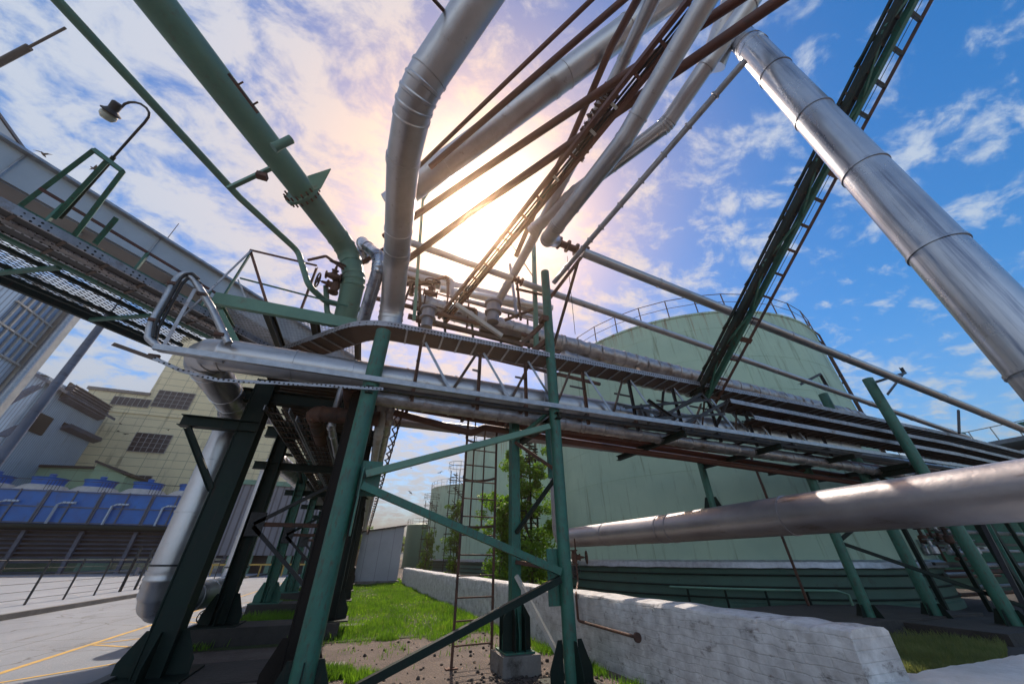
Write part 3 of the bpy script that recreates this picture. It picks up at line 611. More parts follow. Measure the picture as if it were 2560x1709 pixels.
# ---- cable trays of rack 2
def ctray(pts, w, label, h=.11, m='galv', um='under', ribs=.34, lip='perf', name='cable_tray', group=None):
    pts = [V(p) for p in pts]; t = thing(name, label, 'cable tray', pts[0], group); s = B(); f = B(); rb = []; cb = B()
    sides = []
    for i, p in enumerate(pts):
        d = (pts[min(i + 1, len(pts) - 1)] - pts[max(i - 1, 0)]); d.z = 0; d.normalize(); n = V((d.y, -d.x, 0))
        if 0 < i < len(pts) - 1:
            d1 = (pts[i] - pts[i - 1]).normalized(); k = 1 / max(.5, d1.dot(d))
        else: k = 1
        sides.append((p - n * w / 2 * k, p + n * w / 2 * k))
    for i in range(len(pts) - 1):
        (a0, a1), (b0, b1) = sides[i], sides[i + 1]; up = V((0, 0, .006))
        f.add([a0, a1, b1, b0, a0 + up, a1 + up, b1 + up, b0 + up], [(0, 1, 2, 3), (7, 6, 5, 4), (0, 4, 5, 1), (2, 6, 7, 3), (1, 5, 6, 2), (0, 3, 7, 4)])
        for a, c in ((a0, b0), (a1, b1)): s.beam(a + V((0, 0, h / 2 - .01)), c + V((0, 0, h / 2 - .01)), .012, h)
        k = int((pts[i + 1] - pts[i]).length / ribs)
        for j in range(k):
            q = (j + .5) / k; rb.append(B().beam(a0.lerp(b0, q) - V((0, 0, .014)), a1.lerp(b1, q) - V((0, 0, .014)), .035, .022))
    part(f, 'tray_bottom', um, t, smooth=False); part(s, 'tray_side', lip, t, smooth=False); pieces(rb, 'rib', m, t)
    for k in range(5):
        cb.run([p + (sides[i][1] - p) * (-.7 + .35 * k) + V((0, 0, .04 + .012 * (k % 2))) for i, p in enumerate(pts)], .02, 6)
    part(cb, 'cables', 'dark', t); return t
def rnd(pts, k=.35, n=6):
    pts = [V(p) for p in pts]; out = [pts[0]]
    for i in range(1, len(pts) - 1):
        a, c, b_ = pts[i - 1], pts[i], pts[i + 1]; p0 = c + (a - c).normalized() * min(k, (a - c).length * .45); p2 = c + (b_ - c).normalized() * min(k, (b_ - c).length * .45)
        for j in range(n + 1): u = j / n; out.append(p0 * (1 - u) ** 2 + c * 2 * u * (1 - u) + p2 * u * u)
    return out + [pts[-1]]
ctray(rnd([(-2.35, 7.95, 5.2), (-.62, 6.08, 5.2), (11, 6.08, 5.2), (19, 6.15, 5.15), (30, 6.6, 5.0)], .5), .52, 'upper cable tray with pale perforated edge that bends sideways at the round green column')
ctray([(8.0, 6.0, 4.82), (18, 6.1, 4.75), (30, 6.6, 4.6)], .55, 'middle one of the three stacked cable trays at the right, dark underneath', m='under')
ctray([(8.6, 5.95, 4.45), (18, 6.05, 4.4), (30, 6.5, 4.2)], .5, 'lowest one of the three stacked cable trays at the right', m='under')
t = thing('support_channel', 'long pale steel channel in front of the large silver looping pipe', 'channel', (3, 5.86, 4.0))
part(B().chan((-3.3, 5.74, 4.06), (30, 5.74, 4.0), .05, .09, .008), 'channel', 'galv', t, smooth=False)
part(B().chan((-.2, 5.95, 3.98), (30, 5.95, 3.92), .05, .07, .008), 'channel', 'dark', t, smooth=False)
t = thing('angle_bar', 'rusty perforated angle bar poking out left beyond the pipe elbow', 'angle bar', onY(285, 862, 5.85))
part(B().angle(onY(285, 862, 5.85), onY(400, 903, 5.85), .05, up=(0, 0, 1)), 'angle', 'under', t, smooth=False)
pts = [onY(*q, 5.7) for q in ((385, 895), (450, 925), (545, 950), (700, 957), (840, 965), (958, 972))]
b = B()
for a, c in zip(pts, pts[1:]): b.beam(a, c, .01, .05)
part(b, 'strap', 'perf', t, smooth=False)
# ================================================================== PIPES
def pipe(pts, r, m, label, name='steel_pipe', cat='pipe', seam=None, lump=0, step=None, n=20, bend=2.2, bands=(), group=None, nb=6, band=.012):
    pts = [V(p) for p in pts]; t = thing(name, label, cat, pts[0], group)
    part(B().pipe(pts, r, n, bend, seam, nb, lump, step, band), 'pipe_shell', m, t)
    for (p, d, rr, w, mm, nm) in bands:
        d = V(d).normalized(); part(B().tube(V(p) - d * w / 2, V(p) + d * w / 2, rr, 24), nm, mm, t)
    return t
# large insulated loop
LX = -3.14
pipe([(13.5, 6.42, 4.33), (LX, 6.42, 4.40), (LX, 9.0, 4.30), (LX, 9.0, .82), (LX, 13.4, .82), (LX, 13.4, 4.2), (LX + .15, 15.2, 4.2), (-2.0, 38, 4.0)], .27, 'alu', 'large silver insulated pipe looping round the first column down to the road', seam=.95, n=28, bend=1.9, nb=8,
     bands=[((LX, 9.0, 1.4), (0, 0, 1), .282, .03, 'dark', 'clamp_band'), ((LX, 13.4, 1.3), (0, 0, 1), .282, .03, 'dark', 'clamp_band')])
pipe([(-.9, 7.0, 4.62), (3.0, 7.0, 4.55), (12, 7.0, 4.45), (30, 7.3, 4.2)], .17, 'alu2', 'silver pipe just under the upper tray, behind the truss diagonals', seam=1.3)
pipe([(3.2, 6.85, 4.06), (12, 6.8, 3.98), (30, 7.0, 3.8)], .15, 'brown', 'dull brown pipe behind the truss, below the silver one', seam=2.4)
pipe([(-.40, 6.45, 4.0), (4, 6.45, 3.97), (13.5, 6.5, 3.8), (30, 6.8, 3.5)], .125, 'foil', 'wrinkled foil wrapped pipe under the long steel channel', seam=.5, lump=.1, step=.12)
pipe([(-.3, 8.2, 4.2), (30, 8.3, 3.9)], .12, 'alu2', 'thin grey pipe at the back of the crossing rack', seam=2.)
# lower red pipes
pipe([onY(985, 1030, 7.1), onY(1178, 1082, 7.1), onY(1210, 1068, 7.1), onY(1290, 1080, 7.1), onY(1400, 1100, 7.1), onY(2175, 1212, 7.1)], .07, 'brown', 'lower of the two red brown pipes, with a swan neck left of the ladder', bend=1.2)
pipe([onY(985, 1012, 7.35), onY(1400, 1083, 7.35), onY(2175, 1199, 7.35)], .075, 'brown', 'straight upper one of the two red brown pipes below the crossing rack')
# upper long pipes A and B with their supports
A0 = onY(1455, 630, 4.9); A1 = onY(2600, 1090, 4.9)
AE = onY(1378, 600, 4.9)
pipe([A0, A1], .115, 'alu', 'upper of the two long silver pipes sloping to the right past the huge tank', seam=2.2)
pipe([onY(1020, 604, 6.3), onY(1282, 697, 6.3)], .085, 'alu', 'silver pipe high over the rack, left of the small flanged valve', seam=1.5)
pipe([onY(1305, 706, 6.3), onY(2420, 1093, 6.3)], .085, 'alu', 'lower and thinner of the two long silver pipes sloping down to the right', seam=2.2)
def flanges(a, b_, r, label, name='flanged_valve', n=3, m='rust'):
    a, b_ = V(a), V(b_); d = (b_ - a).normalized(); t = thing(name, label, 'valve', a)
    part(B().tube(a, b_, r * .75, 16), 'valve_body', m, t)
    for k in range(n):
        c = a.lerp(b_, k / (n - 1)); part(B().tube(c - d * .02, c + d * .02, r * 1.35, 20), 'flange', m, t)
    return t
flanges(onY(1398, 607, 4.9), onY(1440, 624, 4.9), .11, 'rusty flanged valve at the head of the upper long silver pipe', m='brown')
flanges(onY(1283, 697, 6.3), onY(1304, 705, 6.3), .085, 'small flanged valve joining the thinner long silver pipe above the rack', m='brown')
# riser pipe and its cross pipe
rx, ry = 6.3, 12.1
pipe([onX(2640, 1215, 6.0), (6.2, 7, 2.06), (rx, ry, 2.08), (rx, ry, 11.5), (4.9, 11.9, 11.62), (-.6, 11.6, 11.5)], .27, 'alu2', 'very large grey pipe at lower right that turns up behind the round column', seam=2.6, n=32, bend=1.4, name='insulated_pipe')
# wrapped pipes
pipe([onY(1035, 752, 8.3), onY(1400, 858, 8.0), onY(1790, 958, 7.8), onY(2150, 1045, 7.6)], .26, 'foil', 'fat foil wrapped pipe running above the trays towards the huge tank', seam=.42, lump=.13, step=.1, n=24, name='wrapped_pipe', band=.02)
pipe([onY(1405, 893, 7.9), onY(1560, 940, 7.9), onY(1790, 988, 7.8)], .22, 'foil', 'second foil wrapped pipe with torn wrapping directly under the fat one', seam=.42, lump=.2, step=.1, n=24, name='wrapped_pipe', band=.02)
pipe([onY(1100, 722, 10.0), onY(1380, 770, 10.0)], .13, 'alu', 'short silver pipe crossing above the fat wrapped pipe left of the tall post', seam=1.)
# ---- overhead pipes
pipe([onZ(970, 838, 5.25), onZ(980, 775, 5.8), onZ(992, 640, 6.35), onZ(1008, 400, 6.35), onZ(1040, 235, 6.35), (onZ(1250, -80, 7.3))], .23, 'alu', 'large silver pipe over the picture centre with a segmented elbow', seam=2.3, n=32, bend=3.2, nb=8, name='insulated_pipe')
d0 = dep(1190, 0, 4.1)
pipe([dep(330, -75, 4.35), onZ(760, 480, 7.5), onZ(872, 628, 7.4), onZ(886, 700, 6.6), dep(862, 800, 7.4)], .225, 'teal', 'large faded green pipe descending from the top left to the rack', seam=3.1, n=32, bend=2.2, bands=[], name='green_pipe')
gp = onZ(755, 482, 7.5); gd = (onZ(872, 628, 7.4) - onZ(400, 12, 7.5)).normalized()
t = thing('pipe_flange', 'jagged bolted flange ring with a triangular plate on the large green pipe', 'flange', gp)
part(B().tube(gp - gd * .03, gp + gd * .03, .33, 28), 'flange', 'teal', t)
b = B()
u = gd.orthogonal().normalized(); w = gd.cross(u)
for k in range(18):
    a = k * .349; c = gp + (u * math.cos(a) + w * math.sin(a)) * .30; b.tube(c - gd * .1, c + gd * .1, .018, 6)
part(b, 'bolt', 'rust', t)
a_ = dep(775, 490, 5.6); part(B().poly([dep(768, 440, 6.4), dep(826, 421, 6.4), dep(800, 470, 6.4), dep(784, 474, 6.4)], gd * .02), 'plate', 'pgreen', t, smooth=False)
gs = onZ(700, 372, 7.5); 
solo(B().lathe(dep(704, 360, 4.95), [(.06, -.16), (.06, .1), (.066, .1), (.066, .13), (.03, .13)], 18, ax=(-.55, .2, -.8)), 'pipe_stub', 'teal', 'short capped branch stub on the side of the large green pipe', 'pipe stub')
b = B().beam(dep(571, 184, 4.75), dep(645, 283, 5.1), .03, .03)
for q in ((604, 212), (641, 262)): b.beam(dep(q[0] - 12, q[1] + 2, 4.85), dep(q[0] + 4, q[1] - 7, 4.85), .02, .02)
solo(b, 'pipe_bracket', 'rust', 'rusty bracket strip with two pegs on top of the large green pipe', 'bracket', smooth=False)
pipe([dep(90, -56, 3.85), onZ(600, 495, 7.0), onZ(745, 628, 7.0), dep(772, 715, 6.8), dep(812, 752, 7.2), dep(905, 775, 7.6)], .058, 'teal', 'thin green pipe running parallel left of the large green pipe down to the valves', n=16, bend=3, nb=6)
t = thing('pipe_hanger', 'angle iron hanger joining the thin green pipe to the large one', 'hanger', onZ(600, 475, 7.0))
part(B().angle(dep(572, 474, 5.35), dep(678, 424, 5.5), .07, .01), 'arm', 'pgreen', t, smooth=False); part(B().box(dep(655, 440, 5.4), (.14, .1, .08)), 'clamp', 'rust', t, smooth=False)
# Q pipes fanning to the top right
pipe([dep(975, 512, 7.6), dep(1380, 212, 7.0), dep(1700, -25, 6.9)], .27, 'alu', 'widest silver pipe crossing the sky towards the top right', seam=1.5, n=32, name='insulated_pipe')
pipe([dep(1005, 457, 7.1), dep(1520, -40, 5.4)], .04, 'brown', 'thin brown pipe just above the widest silver sky pipe', n=12)
pipe([dep(1075, 418, 6.9), dep(1600, -36, 5.6)], .058, 'brown', 'brown pipe laid across the front of the widest silver sky pipe', n=14)
pipe([dep(960, 592, 8.6), dep(1200, 430, 8.0), dep(1905, -40, 5.0)], .08, 'brown', 'upper of the two parallel brown pipes crossing the bundle in the sky', n=16)
pipe([dep(1010, 655, 8.6), dep(1200, 516, 7.8), dep(2010, -42, 4.7)], .08, 'brown', 'lower of the two parallel brown pipes crossing the bundle in the sky', n=16)
pipe([dep(1615, -40, 5.6), dep(1529, 115, 6.6), dep(1430, 344, 8), dep(1335, 535, 9.2), dep(1290, 640, 10)], .07, 'brown', 'thin dark pipe leftmost of the steep overhead bundle', n=14)
TP = [dep(1650, -40, 5.4), dep(1560, 150, 6.2), dep(1440, 390, 7.2), dep(1326, 610, 8.8), dep(1250, 745, 10)]
pipe(TP, .115, 'alu', 'silver pipe with ragged torn insulation in the steep overhead bundle', seam=1.6)
b = B(); P0, P1 = dep(1532, 215, 6.45), dep(1440, 395, 7.25); pp = []; rr = []
for i in range(60):
    f_ = i / 59; pp.append(P0.lerp(P1, f_)); rr.append((lambda j, i=i: .15 + .075 * noise.noise(V((i * .45, math.cos(j * .45) * 2.4, math.sin(j * .45) * 2.4))) + random.uniform(-.012, .02)))
b.run(pp, .1, 14, rr)
for _ in range(120):
    f_ = random.random(); d = V((random.gauss(0, 1), random.gauss(0, 1), random.gauss(0, 1))).normalized(); c = P0.lerp(P1, f_) + d * .15; b.add([c, c + V((random.uniform(-.05, .05), .03, .05)), c + d * .07], [(0, 1, 2)])
solo(b, 'torn_insulation', 'rust', 'ragged torn insulation wrapped on a silver pipe in the sky', 'insulation', smooth=False)
pipe([dep(1795, -50, 4.6), dep(1560, 350, 5.6), dep(1392, 565, 6.8), dep(1368, 598, 7.2), AE + V((.12, 0, .04))], .15, 'alu', 'wide silver pipe of the overhead bundle ending in the elbow above the flanged valve', seam=1.7, n=26, bend=1.4)
pipe([dep(1985, -150, 5.8), dep(1765, 165, 6.2), dep(1665, 312, 6.6), dep(1440, 480, 7.6), dep(1330, 578, 8.6)], .15, 'alu', 'kinked silver pipe at the right of the overhead bundle', seam=1.1, n=24)
pipe([dep(1862, 153, 5.6), dep(1475, 600, 7.4), dep(1384, 707, 8)], .055, 'galv', 'thin clamped pipe sloping from the elbow of the vertical pipe to the rack', seam=.55, band=.02, n=14)
# lattice boom of the overhead bundle
t = thing('cable_bridge', 'brown twin rail cable bridge in the steep overhead bundle landing on the rack', 'cable bridge', dep(1110, 800, 9.5))
Ba, Bb = dep(1770, -30, 4.9), dep(1105, 800, 9.6); sd = (Bb - Ba).cross(V((.4, 0, 1))).normalized() * .11
for k in (-1, 1): part(B().beam(Ba + sd * k, Bb + sd * k, .07, .1), 'rail', 'brown', t, smooth=False)
for k in range(16): c = Ba.lerp(Bb, (k + .5) / 16); part(B().beam(c - sd, c + sd, .05, .03), 'rung', 'dirtywhite' if k in (3, 4, 6) else 'brown', t, smooth=False)
for k in (-.5, .1, .6): part(B().tube(Ba + sd * k + V((0, 0, .06)), Bb + sd * k + V((0, 0, .06)), .022, 8), 'cable', 'dark', t)
# vertical big bright pipe, right
vx, vy = 5.24, .87
v = [onX(2277, 550, 5.24), V((vx, vy, 9.5))]
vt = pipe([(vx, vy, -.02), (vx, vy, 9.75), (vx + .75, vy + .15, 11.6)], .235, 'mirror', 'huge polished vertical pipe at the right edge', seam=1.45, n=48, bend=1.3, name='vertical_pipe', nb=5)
pipe([(vx + .2, vy + .7, 11.0), (vx + .1, vy - 1.2, 12.4), (vx + .1, vy - 3, 13)], .29, 'alu', 'short wide duct at the head of the huge polished vertical pipe', seam=1.2, n=36, name='duct')
# ================================================================== INCLINED CABLE BRIDGE (right)
t = thing('cable_bridge', 'inclined green truss bridge with a perforated cable ladder, descending onto the trays at right', 'cable bridge', (7.5, 6, 5))
e0 = V((7.5, 6.15, 4.95)); e1 = V((7.5, -3.3, 12.2)); dd = (e1 - e0).normalized(); nn = V((0, 1, 0)).cross(V((1, 0, 0))); nn = dd.cross(V((1, 0, 0))).normalized(); nn = nn if nn.z > 0 else -nn
L_ = (e1 - e0).length
def bp(s, x, n): return e0 + dd * s + V((x, 0, 0)) + nn * n
part(B().chan(bp(0, -.21, 0), bp(L_, -.21, 0), .06, .12, .012, up=nn), 'side_beam', 'dkgreen', t, smooth=False)
part(B().chan(bp(0, .12, 0), bp(L_, .12, 0), .07, .12, .012, up=nn), 'side_beam', 'green', t, smooth=False)
part(B().beam(bp(0, -.21, .15), bp(L_, -.21, .15), .05, .05, up=nn), 'top_chord', 'dkgreen', t, smooth=False)
part(B().beam(bp(0, .12, .15), bp(L_, .12, .15), .05, .05, up=nn), 'top_chord', 'dkgreen', t, smooth=False)
part(B().beam(bp(0, -.05, .1), bp(L_, -.05, .1), .28, .012, up=nn), 'tray', 'dark', t, smooth=False)
k = 0; s = .3
while s < L_ - 1:
    x0, x1 = (-.24, .10) if k % 2 else (.10, -.24)
    part(B().beam(bp(s, x0, -.03), bp(s + 1.05, x1, -.03), .05, .03, up=nn), 'diagonal', 'green', t, smooth=False)
    part(B().beam(bp(s, .12, .06), bp(s + .5, .12, .14), .035, .035, up=nn), 'web', 'green', t, smooth=False)
    part(B().beam(bp(s + .5, -.27, .14), bp(s + 1.0, -.27, .06), .035, .035, up=nn), 'web', 'dkgreen', t, smooth=False)
    s += 1.1; k += 1
for k in range(26): part(B().beam(bp(.2 + k * .45, -.24, .08), bp(.2 + k * .45, .08, .08), .04, .03, up=nn), 'rung', 'under', t, smooth=False)
part(B().beam(bp(-.3, .50, .0), bp(L_, .50, .0), .015, .07, up=nn), 'ladder_rail', 'rust', t, smooth=False)
part(B().beam(bp(-.3, .30, .0), bp(L_, .30, .0), .008, .01, up=nn), 'cable', 'dark', t, smooth=False)
for k in range(22):
    big_ = k % 7 == 3
    part(B().beam(bp(.15 + k * .55, .15, .0), bp(.15 + k * .55, .56 if big_ else .50, .0), .12 if big_ else .05, .06, up=nn), 'ladder_rung', 'rust' if k < 12 else 'dark', t, smooth=False)
# knot of struts where the bridge lands
kt = thing('landing_frame', 'tangle of dark struts where the inclined bridge meets the trays', 'support frame', (7.4, 6, 4))
for a, c in (((1560, 1020), (1770, 1000)), ((1660, 1040), (1750, 985)), ((1600, 1050), (1810, 1035)), ((1700, 1065), (1815, 1005)), ((1740, 970), (1820, 1060)), ((1660, 980), (1655, 1055)), ((1755, 1010), (1730, 1080)), ((1820, 1000), (1790, 1065)), ((1780, 950), (1800, 1000)), ((1600, 1010), (1620, 1060)), ((1830, 1035), (1870, 1080)), ((1540, 1010), (1690, 1045)), ((1620, 1055), (1760, 990)), ((1690, 1050), (1620, 1000))):
    part(B().angle(onY(*a, 5.85 + random.uniform(-.1, .3)), onY(*c, 5.85 + random.uniform(-.1, .3)), .06), 'strut', 'dark', kt, smooth=False)
# ================================================================== SUPPORTS on the round column, mid rack steelwork
r3 = thing('steel_trestle', 'steel struts and posts carrying the overhead pipes above the round right column', 'support frame', (3.1, 5.9, 5.2))
def st(a, c, Ya, Yc, w, m, kind='beam'):
    return bm(onY(*a, Ya), onY(*c, Yc), w, m, kind=kind, name='strut', root=r3)
st((1384, 865), (1445, 655), 5.95, 5.0, .05, 'rust'); st((1375, 745), (1472, 618), 5.9, 5.0, .06, 'brown'); st((1300, 865), (1372, 795), 6.1, 5.95, .09, 'rust'); st((1330, 880), (1375, 845), 6.1, 5.95, .1, 'rust')
st((1418, 640), (1438, 835), 5.0, 5.6, .012, 'dark')
st((1334, 612), (1341, 880), 6.6, 6.6, .1, 'pgreen'); st((1280, 612), (1332, 690), 6.6, 6.6, .02, 'rust'); st((1248, 590), (1270, 602), 6.6, 6.6, .05, 'rust')
st((1290, 722), (1362, 738), 6.5, 6.5, .05, 'rust'); st((1292, 700), (1302, 800), 6.6, 6.6, .05, 'rust'); st((1262, 800), (1340, 770), 6.9, 6.6, .06, 'rust')
part(B().box(onY(1362, 800, 5.9), (.22, .2, .14)), 'clamp', 'rust', r3, smooth=False)
st((1057, 500), (1035, 800), 6.7, 6.7, .07, 'pgreen'); st((1057, 500), (1075, 472), 6.7, 6.7, .07, 'pgreen'); st((1140, 760), (1255, 840), 6.7, 6.5, .09, 'dirtywhite')
st((1012, 710), (1100, 706), 6.9, 6.9, .08, 'rust'); st((1030, 705), (990, 810), 6.8, 6.8, .05, 'rust')
for a, c, w in (((1020, 790), (1300, 860), .10), ((1040, 800), (1400, 880), .08), ((1200, 820), (1300, 842), .2), ((1000, 830), (1340, 900), .09), ((1040, 850), (1500, 960), .07)):
    st(a, c, 7.2, 7.2, w, 'rust' if w < .1 else 'under')
for x in (1045, 1110, 1180, 1250, 1320): st((x, 780 + (x - 1045) * .23), (x + 6, 850 + (x - 1045) * .23), 7.3, 7.3, .05, 'dkgreen')
# A,B brackets on the right columns
for (c, arms) in (((14.4, 5.5), [((2186, 956), (2262, 932)), ((2262, 932), (2222, 985)), ((2252, 918), (2262, 934))]), ((14.5, 6.9), [((1998, 962), (2050, 935)), ((2050, 935), (2075, 978))])):
    for a, e in arms: bm(onY(*a, c[1] - .35), onY(*e, c[1] - .35), .07, 'dark', name='pipe_bracket', kind='a')
bm(onY(2396, 1025, 5.2), onY(2398, 1082, 5.2), .05, 'dark', name='pipe_bracket')
# ================================================================== PLATFORM & CATWALK (left)
pf = thing('platform', 'green railed platform with mesh floor left of the large silver pipe', 'platform', (-2.3, 7, 5.4))
X0, X1 = -3.35, -.9
def expanded(b, x0, x1, y0, y1, z, c=.075, w=.014, T=None):
    """expanded metal mesh: two families of diagonal strips clipped to the panel"""
    k = .5; W_, H_ = x1 - x0, y1 - y0
    for sg in (1, -1):
        n = int((W_ + H_ / k) / c) + 1
        for i in range(n):
            s0 = i * c
            # line: x = s0 - y/k (sg=1)   clipped
            pts = []
            for (px, py) in ((s0, 0), (0, s0 * k), (s0 - H_ / k, H_), (W_, (s0 - W_) * k)):
                if -1e-6 <= px <= W_ + 1e-6 and -1e-6 <= py <= H_ + 1e-6: pts.append((px, py))
            if len(pts) < 2: continue
            pts.sort(); a, e = pts[0], pts[-1]
            if abs(a[0] - e[0]) < .02: continue
            if sg < 0: a = (a[0], H_ - a[1]); e = (e[0], H_ - e[1])
            A = V((x0 + a[0], y0 + a[1], z + sg * .004)); E = V((x0 + e[0], y0 + e[1], z + sg * .004))
            if T: A, E = T(A), T(E)
            b.beam(A, E, w, .006)
    return b
part(B().chan((X0, 6.5, 5.5), (X1, 6.5, 5.5), .08, .24, .012, side=1), 'edge_beam', 'pgreen', pf, smooth=False)
part(B().chan((X0, 8.6, 5.5), (X1, 8.6, 5.5), .08, .24, .012), 'edge_beam', 'dkgreen', pf, smooth=False)
for x in (X0, -2.5, -1.7, X1): part(B().ibeam((x, 6.55, 5.48), (x, 8.55, 5.48), .1, .2), 'joist', 'dkgreen' if x > X0 else 'pgreen', pf, smooth=False)
part(expanded(B(), X0 + .06, X1 - .05, 6.55, 8.55, 5.6, c=.13, w=.012), 'mesh_floor', 'galv', pf, smooth=False)
for a, c, w, m in (((627, 630), (669, 765), .045, 'brown'), ((791, 668), (745, 790), .045, 'brown'), ((627, 628), (545, 760), .045, 'green'), ((595, 700), (618, 755), .02, 'galv')):
    part(B().angle(onY(*a, 6.5), onY(*c, 6.5), w), 'railing_post', m, pf, smooth=False)
part(B().angle(onY(625, 627, 6.5), onY(792, 666, 6.5), .05), 'handrail', 'brown', pf, smooth=False)
part(B().beam(onY(600, 695, 6.5), onY(870, 765, 6.5), .025, .025), 'mid_rail', 'green', pf, smooth=False)
part(B().beam(onY(628, 626, 6.45), onY(458, 790, 6.1), .06, .012), 'perforated_strut', 'perf', pf, smooth=False)
part(B().chan(onY(545, 780, 6.4), onY(600, 885, 6.4), .08, .16), 'leg', 'pgreen', pf, smooth=False)
# cable loop
b = thing('cable_loop', 'tall arched cable conduit loop at the left elbow of the looping pipe', 'cable conduit', onY(400, 870, 6.0))
loop = [onY(*q, 6.0) for q in ((560, 900), (480, 885), (402, 872), (372, 845), (378, 810), (440, 700), (452, 688), (470, 686), (486, 700), (530, 770), (572, 858))]
part(B().pipe(loop, .055, 12, 1.5), 'conduit', 'galv', b)
part(B().pipe([p + V((.08, -.06, .0)) for p in loop[3:9]], .022, 8, 1.5), 'cable', 'dark', b); part(B().pipe([p + V((.12, -.02, -.06)) for p in loop[3:9]], .022, 8, 1.5), 'cable', 'dark', b)
part(B().beam(onY(488, 722, 5.9), onY(408, 868, 5.9), .05, .01), 'strap', 'perf', b, smooth=False)
part(B().beam(onY(500, 715, 6.1), onY(575, 862, 6.1), .09, .01), 'strap', 'perf', b, smooth=False)
for q in ((385, 800), (432, 708), (385, 890), (505, 735), (548, 835)): part(B().box(onY(*q, 5.95), (.13, .05, .05)), 'clamp', 'rust', b, smooth=False)
# catwalk (diagonal), frame: origin o, direction along cd
o1 = onZ(-140, 636, 5.5); o2 = onZ(420, 873, 5.5); cd = (o2 - o1); cl = cd.length; cd.normalize(); cn = V((cd.y, -cd.x, 0))   # cn points towards viewer side
if cn.dot(V((0, 0, 0)) - o1) < 0: cn = -cn
cw = thing('catwalk', 'dark green catwalk with see-through mesh floor crossing the left edge', 'catwalk', o2)
def cq(s, t, z): return V((o1.x, o1.y, 0)) + cd * s + cn * t + V((0, 0, z))
WW = 1.5
part(B().chan(cq(0, 0, 5.5), cq(cl, 0, 5.5), .07, .18, .01), 'edge_beam', 'dkgreen', cw, smooth=False)
part(B().chan(cq(0, WW, 5.5), cq(cl, WW, 5.5), .07, .16, .01), 'edge_beam', 'green', cw, smooth=False)
for k in range(5): part(B().beam(cq(0, .3 * k + .2, 5.49), cq(cl, .3 * k + .2, 5.49), .06, .06), 'stringer', 'dkgreen', cw, smooth=False) if k != 2 else None
k = .4
while k < cl: part(B().beam(cq(k, 0.05, 5.42), cq(k + .35, WW - .05, 5.42), .07, .05), 'joist', 'green', cw, smooth=False); k += 1.35
part(expanded(B(), 0, cl, .05, WW - .05, 0, c=.17, w=.013, T=lambda p: cq(p.x, p.y, 5.58 + p.z)), 'mesh_floor', 'dkgreen', cw, smooth=False)
for s in [i * 1.15 + .3 for i in range(int(cl / 1.15) + 1)]:
    part(B().beam(cq(s, WW, 5.55), cq(s, WW, 6.42), .045, .045), 'railing_post', 'green', cw, smooth=False)
for z in (6.42, 5.98): part(B().beam(cq(0, WW, z), cq(cl, WW, z), .04, .04), 'handrail', 'brown' if z > 6.3 else 'green', cw, smooth=False)
# trays beside the catwalk
def sidetray(t0, z, w, label):
    t = thing('cable_tray', label, 'cable tray', cq(0, t0, z))
    part(B().beam(cq(-.2, t0, z - .05), cq(cl + .9, t0, z - .05), w - .02, .006), 'tray_bottom', 'dark', t, smooth=False)
    for q in (-1, 1): part(B().beam(cq(-.2, t0 + q * w / 2, z), cq(cl + .9, t0 + q * w / 2, z), .035, .13), 'tray_side', 'perf', t, smooth=False)
    pieces([B().beam(cq(k * .5, t0 - w / 2, z - .07), cq(k * .5, t0 + w / 2, z - .07), .04, .02) for k in range(int(cl / .5))], 'rib', 'under', t); cb = B()
    for k in range(3): cb.tube(cq(-.2, t0 + (k - 1) * w * .28, z), cq(cl + .9, t0 + (k - 1) * w * .28, z), .022, 6)
    part(cb, 'cables', 'dark', t)
sidetray(WW + .24, 5.5, .24, 'perforated cable tray along the near side of the left catwalk')
sidetray(WW + .54, 5.55, .22, 'outermost perforated cable tray beside the left catwalk, nearest the viewer')
# portal frame + lamp on the catwalk
pt = thing('portal_frame', 'green steel portal frame standing above the left catwalk', 'portal frame', cq(3, 0, 5.5))
D1 = 11
for a, c in (((50, 515), (235, 375)), ((235, 375), (307, 429)), ((307, 429), (185, 590)), ((135, 545), (265, 405))): part(B().beam(dep(*a, 5.5), dep(*c, 5.5), .06, .06), 'post' if a != (235, 375) else 'lintel', 'green', pt, smooth=False)
part(B().angle(dep(290, 545, 5.4), dep(235, 610, 5.4), .06), 'brace', 'green', pt, smooth=False)
lp = thing('lamp_post', 'curved grey lamp post with bell shaped glass lamp at upper left', 'lamp', dep(150, 540, 5.55))
pts = [dep(*q, 5.66) for q in ((150, 545), (285, 392))]; part(B().tube(pts[0], pts[1], .03, 12), 'pole', 'dkgreen', lp)
arc = [dep(*q, 5.66) for q in ((283, 394), (340, 330), (362, 306), (372, 292), (373, 282), (366, 270), (352, 260), (338, 256), (324, 256), (312, 260), (304, 268))]
part(B().run(arc, .018, 10), 'arm', 'dark', lp)
ax = V(dep(268, 290, 5.66) - dep(295, 256, 5.66)).normalized(); hc = dep(296, 257, 5.66)
part(B().lathe(hc, [(.05, 0), (.07, .02), (.065, .14), (.09, .17), (.125, .19), (.125, .21), (.09, .22)], 24, ax=ax), 'lamp_housing', 'dark', lp)
part(B().lathe(hc, [(.09, .22), (.105, .24), (.105, .29), (.07, .34), (.03, .35), (.025, .34)], 24, ax=ax), 'lamp_glass', 'lampglass', lp)
solo(B().beam(dep(1060, -28, 3.6), dep(1112, 30, 4.0), .03, .03), 'pipe_bracket', 'rust', 'short rusty bar sticking out beside the large silver pipe at the top edge', 'bracket', smooth=False)
t = thing('sloping_gallery', 'pale blue edge of a second sloping gallery behind the first at the far left', 'conveyor gallery', dep(60, 350, 17))
